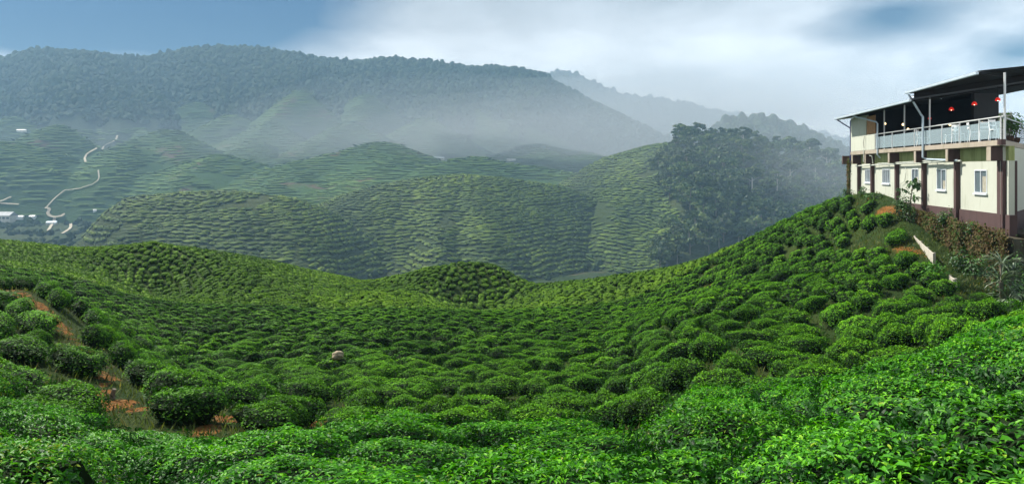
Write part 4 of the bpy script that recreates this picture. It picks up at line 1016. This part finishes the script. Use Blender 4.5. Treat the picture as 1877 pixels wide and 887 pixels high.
for px0, py0, px1, py1, lab in ((1671, 178, 1694, 178, 'white tube light under the eave nearer the downpipe'), (1705, 178.5, 1726, 180.5, 'white tube light under the eave nearer the big red lamps')):
    Y = 40.6; a = Vector(((px0-CX)/F*Y, Y, -(py0-HY)/F*Y)); b = Vector(((px1-CX)/F*Y, Y, -(py1-HY)/F*Y)); m = (a+b)/2
    g = empty('tube_light', m); tag(g, lab, 'lamp', 'white tube lights')
    MB().tube([a, b], .022, 7).build('tube', M_tubel, g); MB().tube([a+Vector((0, 0, .05)), b+Vector((0, 0, .05))], .03, 6).build('fitting', M_white, g)
# chairs behind the glass
M_chair = plain('white_chair_paint', (.86, .86, .85), .4, .5, 0, .03, 3)
def chair(s, o, rz, label):
    p = P(s, o, 1.262); p = p+NX*.2; g = empty('terrace_chair', p, rz); tag(g, label, 'chair', 'white chairs on the terrace'); 
    def tb(pts, r, nm, m=M_chair): 
        mb = MB(); mb.tube(pts, r, 6); ob = mb.build(nm, m); ob.parent = g; return ob
    for sx in (-.21, .21):
        tb([(sx, -.22, 0), (sx*.95, -.19, .45)], .017, 'leg'); tb([(sx, .24, 0), (sx*.95, .19, .45), (sx*.9, .27, .92)], .017, 'leg')
    mb = MB(); mb.box(-.22, .22, -.22, .21, .445, .475); ob = mb.build('seat', M_chair); ob.parent = g
    mb = MB(); mb.box(-.19, .19, .245, .265, .62, .68); mb.box(-.19, .19, .255, .275, .80, .90); ob = mb.build('backrest', M_chair); ob.parent = g
chair(1.0, -.45, .3, 'white metal chair behind the glass panel next to the corner post')
chair(2.3, -.50, -.5, 'white metal chair behind the second glass panel from the corner post')
chair(3.3, -.50, 1.2, 'white metal chair turned sideways behind the third glass panel')
chair(5.0, -.50, 2.2, 'white chair with tilted back behind the fourth glass panel')
chair(6.0, -.50, -1.9, 'white chair at an angle behind the glass panel nearest the tall downpipe')
chair(9.6, -.55, .8, 'white chair behind the glass left of the tall downpipe')

# ------------------------------------------------------------------ the bank under the restaurant
def gz(x, y): return float(H_near(np.array([x]), np.array([y]))[0])
M_rwall = stained('earth_wall', (.085, .070, .045), (.030, .034, .014), 1.5, .4, .7)
w = MB(); path = [P(11.2, -.32), P(6, -.25), P(2, -.2), P(-.6, -.15), P(-.8, -.5)+EX*1.5, P(-.5, -.6)+EX*14]
inn = [p+Vector((.9, .35, 0)) for p in path]
w.prism([(p.x, p.y) for p in path+inn[::-1]], -9.0, [-2.15, -2.5, -2.75, -2.9, -3.0, -3.0]*2); w.build('retaining_wall', M_rwall, None, origin=tuple(P(0, 0, -5)))
ob = bpy.data.objects['retaining_wall']; tag(ob, 'earth-stained retaining wall under the restaurant, mostly hidden by dry creepers', 'wall')
CRP = [(0, (.030, .020, .010)), (.3, (.085, .055, .026)), (.6, (.115, .085, .035)), (.8, (.060, .075, .018)), (1, (.035, .080, .014))]
M_creeper = leaf_mat('dry_creeper_leaf', CRP, .8, .15, .15, 0)
def leafmesh(name, Pn, N_, size, tint, mat, detail=False, asp=.5, rng=RNG, axis=None, fold=None):
    n = len(Pn); Pn = np.asarray(Pn, float); N_ = np.asarray(N_, float); N_ = N_/(np.linalg.norm(N_, axis=1, keepdims=True)+1e-9)
    if axis is None:
        rd = rng.normal(size=(n, 3)); rd -= N_*(rd*N_).sum(1, keepdims=True); axis = rd/(np.linalg.norm(rd, axis=1, keepdims=True)+1e-9)+N_*.35-np.array([0, 0, .25])
    v, t, q, a, b = leaf_cards(Pn, axis, N_+rng.normal(size=(n, 3))*.15, size, size*asp, rng.uniform(.1, .5, n) if fold is None else fold, detail, rng)
    return mesh(name, v, [t, q], mat, None, [np.tile(tint, a)]*(1 if a else 0)+[np.tile(tint, b)])
def creeper(name, label, s0, s1, n, zt, zb, seed, greenish, out=.35):
    rng = np.random.default_rng(seed); ps = []; ts = []; nn = []
    for k in range(n):
        s = rng.uniform(s0, s1); top = zt(s)+rng.uniform(-.15, .25); ln = (top-zb(s))*rng.uniform(.4, 1.05); g = greenish(s); bulge = .12+out*(.5+vnoise(s*1.4, k*0., seed)); m = int(rng.integers(14, 30))
        base = .30+.35*rng.random()+ (.35 if rng.random() < g else 0)
        for j in range(m):
            f = j/m; p = P(s+rng.normal(0, .07), -.1+bulge*(1-.25*abs(f-.4))+rng.normal(0, .05), top-ln*f); ps.append(p); ts.append(np.clip(base+rng.normal(0, .12), 0, 1)); nn.append(NX*.8+Vector((rng.normal()*.5, rng.normal()*.5, .3)))
    me = leafmesh('creeper', ps, nn, rng.uniform(.07, .15, len(ps)), np.array(ts), M_creeper, rng=rng, asp=.7)
    return tag(link(name, me), label, 'creeper')
creeper('hanging_creeper', 'dry brown and olive creeper hanging down the bank under the restaurant plinth', -.5, 10.2, 860, lambda s: -2.55-(10-s)*.03+.1, lambda s: gz(P(s, .6).x, P(s, .6).y)-.1, 3, lambda s: .25+.5*(vnoise(s*.8, .5, 3) > 0))
creeper('corner_creeper', 'dark creeper climbing the far corner of the restaurant', 21.6, 22.3, 40, lambda s: .6, lambda s: -2.6, 5, lambda s: .3, .2)
SHR = [(0, (.006, .018, .005)), (.4, (.018, .062, .010)), (.75, (.040, .120, .016)), (1, (.090, .200, .035))]
M_shrub = leaf_mat('shrub_leaf', SHR, .45, .35, .2, .2)
M_bright = leaf_mat('bright_leaf', [(0, (.015, .06, .006)), (.5, (.05, .18, .012)), (1, (.11, .30, .03))], .5, .3, .25, 0)
M_straw = leaf_mat('strap_leaf', [(0, (.020, .045, .020)), (.5, (.080, .125, .070)), (1, (.22, .27, .18))], .4, .4, .1, 0)
def shrub(x, y, z, r, h, n, leaf, label, name='shrub', cat='shrub', mat=None, seed=0, upr=.6, asp=.5, group=None):
    rng = np.random.default_rng(1000+seed); nc = max(5, int(n/70)); cs = rng.normal(size=(nc, 3)); cs /= np.linalg.norm(cs, axis=1, keepdims=True); cs *= rng.uniform(.25, .85, (nc, 1)); cs[:, 2] = np.abs(cs[:, 2])
    idx = rng.integers(nc, size=n); d = rng.normal(size=(n, 3)); d /= np.linalg.norm(d, axis=1, keepdims=True)
    q = cs[idx]+d*rng.uniform(.12, .42, (n, 1)); q[:, 2] = np.maximum(q[:, 2], .02)
    p = q*np.array([r, r, h*.8]); nn = d+np.array([0, 0, upr]); t = np.clip(rng.uniform(.1, .7, nc)[idx]+rng.normal(0, .15, n)+.25*(d[:, 2] > .3), 0, 1)
    g = empty(name, (x, y, z)); tag(g, label, cat, group)
    o = link('foliage', leafmesh('foliage', p, nn, leaf*rng.uniform(.6, 1.3, n), t, mat or M_shrub, True, asp, rng), g)
    mb = MB()
    for k in range(6):
        c = cs[k % nc]*np.array([r, r, h*.8]); mb.tube([(0, 0, -.25), (c[0]*.4, c[1]*.4, c[2]*.55), tuple(c)], [.03, .02, .008], 5)
    o = mb.build('stem', M_bark); o.parent = g
    return g
def at(px, py, Y): return (px-CX)/F*Y, Y, -(py-HY)/F*Y
def on_ground(px, Y): x = (px-CX)/F*Y; return x, Y, gz(x, Y)
x, y, z = on_ground(1660, 40.2); shrub(x, y, z-.05, 1.0, 2.0, 900, .13, 'dark bushy shrub at the foot of the plinth beside the bare soil', seed=1)
x, y, z = at(1728, 398, 36.4); shrub(x, y, z-.25, .55, 1.35, 320, .12, 'thin leafy shrub on the bank top in front of the plum plinth', seed=2)
x, y, z = at(1781, 418, 33.4); shrub(x, y, z-.25, .35, .9, 120, .11, 'small sprig on the bank top below the nearest window', seed=3)
x, y, z = on_ground(1706, 31.5); shrub(x, y, z, .75, 1.05, 620, .12, 'bright yellow-green bush below the pale board fence', mat=M_bright, seed=4)
x, y, z = at(1788, 492, 30.6); shrub(x, y, z-.2, 1.1, 1.7, 900, .13, 'dark green bush growing out of the creeper bank', seed=5)
x, y, z = at(1862, 520, 28.4); shrub(x, y, z-1.1, 1.2, 3.2, 1300, .14, 'tall dark shrub under the nearest corner of the restaurant', seed=6)
x, y, z = at(1895, 500, 29.5); shrub(x, y, z-1.2, 1.7, 3.0, 1300, .14, 'dark shrub mass at the right edge under the end wall', seed=7)
x, y, z = at(1872, 590, 22.5); shrub(x, y, z-.5, .9, 1.2, 700, .12, 'yellow-green bush beside the spiky plant at the right edge', mat=M_bright, seed=8)
x, y, z = on_ground(1585, 48.6); shrub(x, y, z-.1, .9, .8, 420, .12, 'low bush at the foot of the wall near the far corner', seed=9)
x, y, z = on_ground(1612, 46.5); shrub(x, y, z-.1, .8, .7, 380, .12, 'low bush under the window beside the bare soil', seed=10)
x, y, z = on_ground(1556, 52.5); shrub(x, y, z-.1, .8, .9, 380, .12, 'bushy plant below the dark creeper at the far corner', seed=11)
def sapling(px, Y, hgt):
    x, y, z = on_ground(px, Y); z0 = z; g = empty('sapling', (x, y, z0)); tag(g, 'young tree with a few large drooping leaves in front of the cream wall', 'sapling')
    rng = np.random.default_rng(8); mb = MB(); mb.tube([(0, 0, -.2), (.03, 0, hgt*.5), (.12, 0, hgt*.85), (.2, 0, hgt)], [.045, .035, .025, .015], 6)
    br = [((.12, 0, hgt*.8), (.42, .1, hgt*.98)), ((.08, 0, hgt*.7), (-.5, -.1, hgt*.86)), ((.2, 0, hgt), (.2, .05, hgt+.15)), ((.1, 0, hgt*.6), (.1, -.3, hgt*.62))]
    for a, b in br: mb.tube([a, b], [.02, .012], 5)
    o = mb.build('trunk', M_bark); o.parent = g; ps = []; ax = []; nn = []
    for (a, b), m, sp in zip(br, (22, 16, 44, 10), (.22, .16, .3, .18)):
        for k in range(m):
            d = rng.normal(size=3); d /= np.linalg.norm(d); ps.append(np.array(b)+d*sp*rng.uniform(.1, 1)); ax.append([d[0], d[1], -.75+.5*rng.random()]); nn.append([d[0], d[1], .8])
    me = leafmesh('foliage', ps, nn, rng.uniform(.22, .36, len(ps)), np.clip(rng.uniform(.2, .8, len(ps)), 0, 1), M_shrub, True, .42, rng, np.array(ax)); link('foliage', me, g)
sapling(1668, 40.8, 1.75)
def spiky(px, py, Y, label):
    x, y, z = at(px, py, Y); g = empty('spiky_plant', (x, y, z)); tag(g, label, 'plant'); rng = np.random.default_rng(4); ps = []; ax = []; nn = []
    for c in [(0, 0, 1.5), (-.25, -.3, .9), (.3, -.2, 1.1), (-.1, -.5, .35), (.45, -.5, .1), (.2, -.6, -.3)]:
        for k in range(52):
            a = rng.uniform(0, 6.28); e = rng.uniform(-.45, 1.1); d = np.array([math.cos(a), math.sin(a), e]); d /= np.linalg.norm(d); ps.append(np.array(c)+d*.05); ax.append(d); nn.append([-d[0]*e, -d[1]*e, 1.2])
    n = len(ps); me = leafmesh('leaves', ps, nn, rng.uniform(.5, .85, n), rng.uniform(.2, 1, n), M_straw, True, .09, rng, np.array(ax), np.full(n, .3)); link('foliage', me, g)
    mb = MB(); mb.tube([(0, 0, -1), (0, 0, 1.5)], .06, 6); mb.tube([(0, 0, 0), (.3, -.2, 1.1)], .05, 6); mb.tube([(0, 0, 0), (-.25, -.3, .9)], .05, 6); o = mb.build('stem', M_bark); o.parent = g
spiky(1836, 560, 26.2, 'spiky silver-green strap-leaved plant under the nearest corner of the restaurant')
# potted plant on the terrace corner
def terrace_plant(t, inn, label, seed, r):
    q = endp(t, inn); g = empty('potted_plant', (q.x, q.y, 1.262)); tag(g, label, 'potted plant', 'potted plants on the terrace'); rng = np.random.default_rng(seed)
    mb = MB(); mb.lathe((0, 0, 0), [(.14, 0), (.2, .32), (.22, .34), (.19, .34), (.01, .30)], 10); o = mb.build('pot', plain('clay_pot', (.10, .05, .03), .8)); o.parent = g
    n = 150; d = rng.normal(size=(n, 3)); d /= np.linalg.norm(d, axis=1, keepdims=True); p = np.array([0, 0, 1.05])+d*np.array([r, r, .55])*rng.uniform(.3, 1, (n, 1))
    link('foliage', leafmesh('foliage', p, d+[0, 0, .5], rng.uniform(.12, .24, n), rng.uniform(.3, 1, n), M_bright, True, .45, rng), g)
    mb = MB(); [mb.tube([(0, 0, .3), (dx, dy, .8), (dx*2, dy*2, 1.3)], .012, 5) for dx, dy in ((.05, .03), (-.08, .05), (.02, -.09))]; o = mb.build('stem', M_bark); o.parent = g
terrace_plant(5.6, .45, 'leafy potted plant behind the end railing beside the corner roof post', 1, .5)
terrace_plant(8.2, .5, 'tall leafy potted plant farther along the dark end railing', 2, .55)
# pale board fence holding the bank
M_board = stained('weathered_board', (.46, .43, .36), (.22, .20, .15), 4, .5, .8)
def boards(pts, hgt, label):
    g = empty('board_fence', pts[0]-Vector((0, 0, .3))); tag(g, label, 'fence'); mb = MB(); n = 0
    for a, b in zip(pts[:-1], pts[1:]):
        d = (b-a).normalized(); nr = Vector((-d.y, d.x, 0)).normalized()*.02
        for k in range(2):
            z = k*hgt*.52
            mb.add([a+nr+Vector((0, 0, z)), b+nr+Vector((0, 0, z)), b+nr+Vector((0, 0, z+hgt*.48)), a+nr+Vector((0, 0, z+hgt*.48)), a-nr+Vector((0, 0, z)), b-nr+Vector((0, 0, z)), b-nr+Vector((0, 0, z+hgt*.48)), a-nr+Vector((0, 0, z+hgt*.48))], [[0, 1, 2, 3], [7, 6, 5, 4], [3, 2, 6, 7], [4, 5, 1, 0], [0, 3, 7, 4], [1, 5, 6, 2]])
    mb.build('panel', M_board, g)
    for p in pts:
        m = MB(); m.box(p.x-.04+.08, p.x+.04+.08, p.y-.04+.06, p.y+.04+.06, p.z-.5, p.z+hgt*1.05); m.build('post', M_board, g)
boards([Vector(at(1675.5, 455, 37.6)), Vector(at(1687, 466, 36.2)), Vector(at(1699, 478, 34.9)), Vector(at(1711, 489, 33.6))], .62, 'low fence of pale weathered boards sloping down beside the creeper bank')
boards([Vector(at(1740, 522, 31.0)), Vector(at(1750, 529, 30.2))], .4, 'short piece of pale board fence half buried below the creeper bank')
# boulder, bag, stump
M_rock = stained('rock', (.34, .28, .19), (.16, .13, .09), 2.5, .45, .7, .9, False)
def boulder(px, py, Y, r, label):
    x, y, z = on_ground(px, Y); z = max(z+r*.35, -(py-HY)/F*Y); bm = bmesh.new(); bmesh.ops.create_icosphere(bm, subdivisions=4, radius=r)
    for v in bm.verts:
        n = v.co.normalized(); k = 1+.28*float(fbm(n.x*1.6+3, n.y*1.6+n.z*1.9, 6, 4)); v.co = Vector((v.co.x*1.1*k, v.co.y*k, v.co.z*.85*k))
    me = bpy.data.meshes.new('boulder'); bm.to_mesh(me); bm.free(); me.materials.append(M_rock); o = link('boulder', me); o.location = (x, y, z); tag(o, label, 'boulder')
boulder(619, 651, 30.5, .23, 'tan boulder standing up among the tea bushes')
M_bag = plain('white_plastic', (.72, .72, .70), .5, .4)
def litter(px, Y, label, seed):
    x, y, z = on_ground(px, Y); rng = random.Random(seed); bm = bmesh.new(); bmesh.ops.create_icosphere(bm, subdivisions=2, radius=.085)
    for v in bm.verts: v.co = Vector((v.co.x*1.5, v.co.y, v.co.z*.6))*(1+rng.uniform(-.25, .25))
    me = bpy.data.meshes.new('plastic_bag'); bm.to_mesh(me); bm.free(); me.materials.append(M_bag); o = link('plastic_bag', me); o.location = (x, y, z+.1); tag(o, label, 'litter')
litter(497, 29, 'crumpled white plastic bag lying in the gap left of the boulder', 1)
litter(505, 23.5, 'white scrap lying on bare soil below the plastic bag', 2)
x, y, z = on_ground(206, 17.2); mb = MB(); mb.tube([(x, y, z-.2), (x, y, z+.12), (x+.05, y, z+.26)], [.07, .06, .045], 8); tag(mb.build('stump', M_bark, None, origin=(x, y, z)), 'small dark stump on the orange soil track', 'stump')

# ------------------------------------------------------------------ grass and weeds on the clearings
def grass():
    rng = np.random.default_rng(12); pts = []
    for x, y, rx, ry, so_, b in PATCH:
        if so_ > .6: n = int(rx*ry*38)
        else: n = int(rx*ry*260)
        n = min(n, 2600); a = rng.uniform(0, 6.28, n); r = np.sqrt(rng.uniform(0, 1, n))*1.5; pts.append(np.stack([x+rx*r*np.cos(a), y+ry*r*np.sin(a)], -1))
    n = 42000; py_ = 10.5+34*rng.uniform(0, 1, n)**1.5; pts.append(np.stack([rng.uniform(-.72, .72, n)*py_, py_], -1))
    n = 5000; ss = rng.uniform(-3, 22, n); oo = rng.uniform(.1, 4.5, n); q = np.array([[P(a, b).x, P(a, b).y] for a, b in zip(ss, oo)]); pts.append(q)
    p = np.concatenate(pts); so_, b = cover(p[:, 0], p[:, 1]); p = p[(so_ < .55+rng.uniform(-.15, .35, len(p))) & (p[:, 1] > 9.5)]
    z = H_near(p[:, 0], p[:, 1]); P3 = np.stack([p[:, 0], p[:, 1], z-.02], -1); n = len(P3); a = rng.uniform(0, 6.28, n)
    ax = np.stack([np.cos(a)*.5, np.sin(a)*.5, rng.uniform(.4, 1.2, n)], -1); nn = np.stack([-np.cos(a), -np.sin(a), np.full(n, .6)], -1)
    me = leafmesh('grass', P3, nn, rng.uniform(.07, .26, n), np.clip(rng.normal(.5, .25, n)+.25*vnoise(p[:, 0]*.6, p[:, 1]*.6, 2)*2, 0, 1), M_grass, False, .16, rng, ax)
    tag(link('grass', me), 'weeds and coarse grass on the clearings between tea bushes', 'grass', None, 'stuff')
M_grass = leaf_mat('grass_blade', [(0, (.038, .040, .012)), (.35, (.052, .084, .015)), (.7, (.095, .135, .026)), (1, (.21, .18, .065))], .6, .2, .3, 0)
grass()
def leaf_litter():
    rng = np.random.default_rng(21); pts = []
    for x, y, rx, ry, so_, b in PATCH:
        if so_ < .5: continue
        n = min(700, int(rx*ry*160)+12); a = rng.uniform(0, 6.28, n); r = np.sqrt(rng.uniform(0, 1, n))*1.4; pts.append(np.stack([x+rx*r*np.cos(a), y+ry*r*np.sin(a)], -1))
    p = np.concatenate(pts); n = len(p); P3 = np.stack([p[:, 0], p[:, 1], H_near(p[:, 0], p[:, 1])+.012], -1); a = rng.uniform(0, 6.28, n)
    nn = np.stack([rng.normal(0, .25, n), rng.normal(0, .25, n), np.ones(n)], -1); ax = np.stack([np.cos(a), np.sin(a), rng.uniform(-.1, .3, n)], -1)
    tag(link('leaf_litter', leafmesh('leaf_litter', P3, nn, rng.uniform(.04, .13, n), rng.uniform(0, 1, n), M_litter, False, .5, rng, ax)), 'dead leaves and prunings strewn over the bare soil', 'leaf litter', None, 'stuff')
M_litter = leaf_mat('dead_leaf', [(0, (.03, .02, .01)), (.5, (.09, .055, .025)), (.8, (.06, .07, .02)), (1, (.20, .13, .06))], .9, .1, .05, 0)
leaf_litter()

# ------------------------------------------------------------------ the valley: dirt roads and farm buildings
M_dirt = plain('dirt_road', (.40, .36, .28), .95, .1, 0, .15, .05)
for W3, wpx in ROADPTS:
    V = []
    for i, p in enumerate(W3):
        d = (W3[min(i+1, len(W3)-1)]-W3[max(i-1, 0)]); d.z = 0; d = d.normalized(); nr = Vector((-d.y, d.x, 0)); hw = wpx/F*p.y/2*.78
        for s_ in (-1, -.33, .33, 1):
            q = p+nr*hw*s_; V.append((q.x*KF, q.y*KF, (max(float(H_back(np.array(q.x), np.array(q.y))), float(H_back(np.array(p.x), np.array(p.y))))+.6)*KF))
    n = len(W3); Q = [[i*4+k, i*4+k+1, i*4+k+5, i*4+k+4] for i in range(n-1) for k in range(3)]
    o = link('dirt_road', mesh('dirt_road', V, [np.array(Q)], M_dirt, smooth=True)); o['kind'] = 'structure'
M_shed = plain('pale_render', (.60, .58, .52), .8, .2, 0, .1, .3); M_shedroof = plain('grey_roof', (.20, .22, .24), .6, .3, 0, .15, .3); M_blueroof = plain('pale_blue_roof', (.55, .66, .76), .5, .3, 0, .1, .3); M_sheet = plain('white_sheeting', (.75, .76, .76), .5, .3, 0, .06, .3)
def shed(px, py, wpx, dpx, hpx, rz, roofm, label, wallm=None, name='farm_building', cat='building', nwin=4):
    p = hitF(px, py)*KF; k = p.y/F; w_, d_, h_ = wpx*k, dpx*k, hpx*k; g = empty(name, p, R(rz)); tag(g, label, cat)
    mb = MB(); mb.box(-w_/2, w_/2, -d_/2, d_/2, -2, h_*.62); o = mb.build('wall', wallm or M_shed); o.parent = g
    e = h_*.06; mb = MB(); mb.add([(-w_/2-e, -d_/2-e*2, h_*.60), (w_/2+e, -d_/2-e*2, h_*.60), (w_/2+e, d_/2+e*2, h_*.60), (-w_/2-e, d_/2+e*2, h_*.60), (-w_/2-e, 0, h_), (w_/2+e, 0, h_)], [[0, 1, 5, 4], [2, 3, 4, 5], [0, 4, 3], [1, 2, 5], [3, 2, 1, 0]]); o = mb.build('roof', roofm); o.parent = g
    for q in range(nwin):
        mb = MB(); c = -w_/2+w_*(q+.5)/nwin; mb.box(c-w_*.05, c+w_*.05, -d_/2-.12, -d_/2+.05, h_*.25, h_*.45); o = mb.build('window', M_pane); o.parent = g
shed(2, 406, 50, 16, 17, -8, M_shedroof, 'long pale farm building with grey roof at the left edge of the valley', nwin=6)
shed(36, 403, 14, 7, 5, 5, M_sheet, 'low white shelter beside the long farm building', M_sheet, 'shelter', 'shelter', 0)
shed(60, 400, 11, 6, 5, -12, M_sheet, 'white shelter between the long farm building and the dirt road', M_sheet, 'shelter', 'shelter', 0)
shed(95, 412, 16, 12, 7, 20, M_blueroof, 'pale blue roofed hut at the dirt road junction', nwin=2)
shed(174, 389, 6, 4, 3, 25, M_sheet, 'tiny white hut near the foot of the left middle hill', M_sheet, 'shelter', 'shelter', 0)
shed(40, 244, 16, 6, 4, 4, M_sheet, 'white building far off at the foot of the left mountain', nwin=3)
shed(805, 293, 18, 6, 5, 0, M_sheet, 'pale low building far off between the tea hills', nwin=3)
shed(937, 296, 16, 6, 4, 0, M_shed, 'small pale building in mist below the long mountain', nwin=3)
print('objects', len(bpy.data.objects))
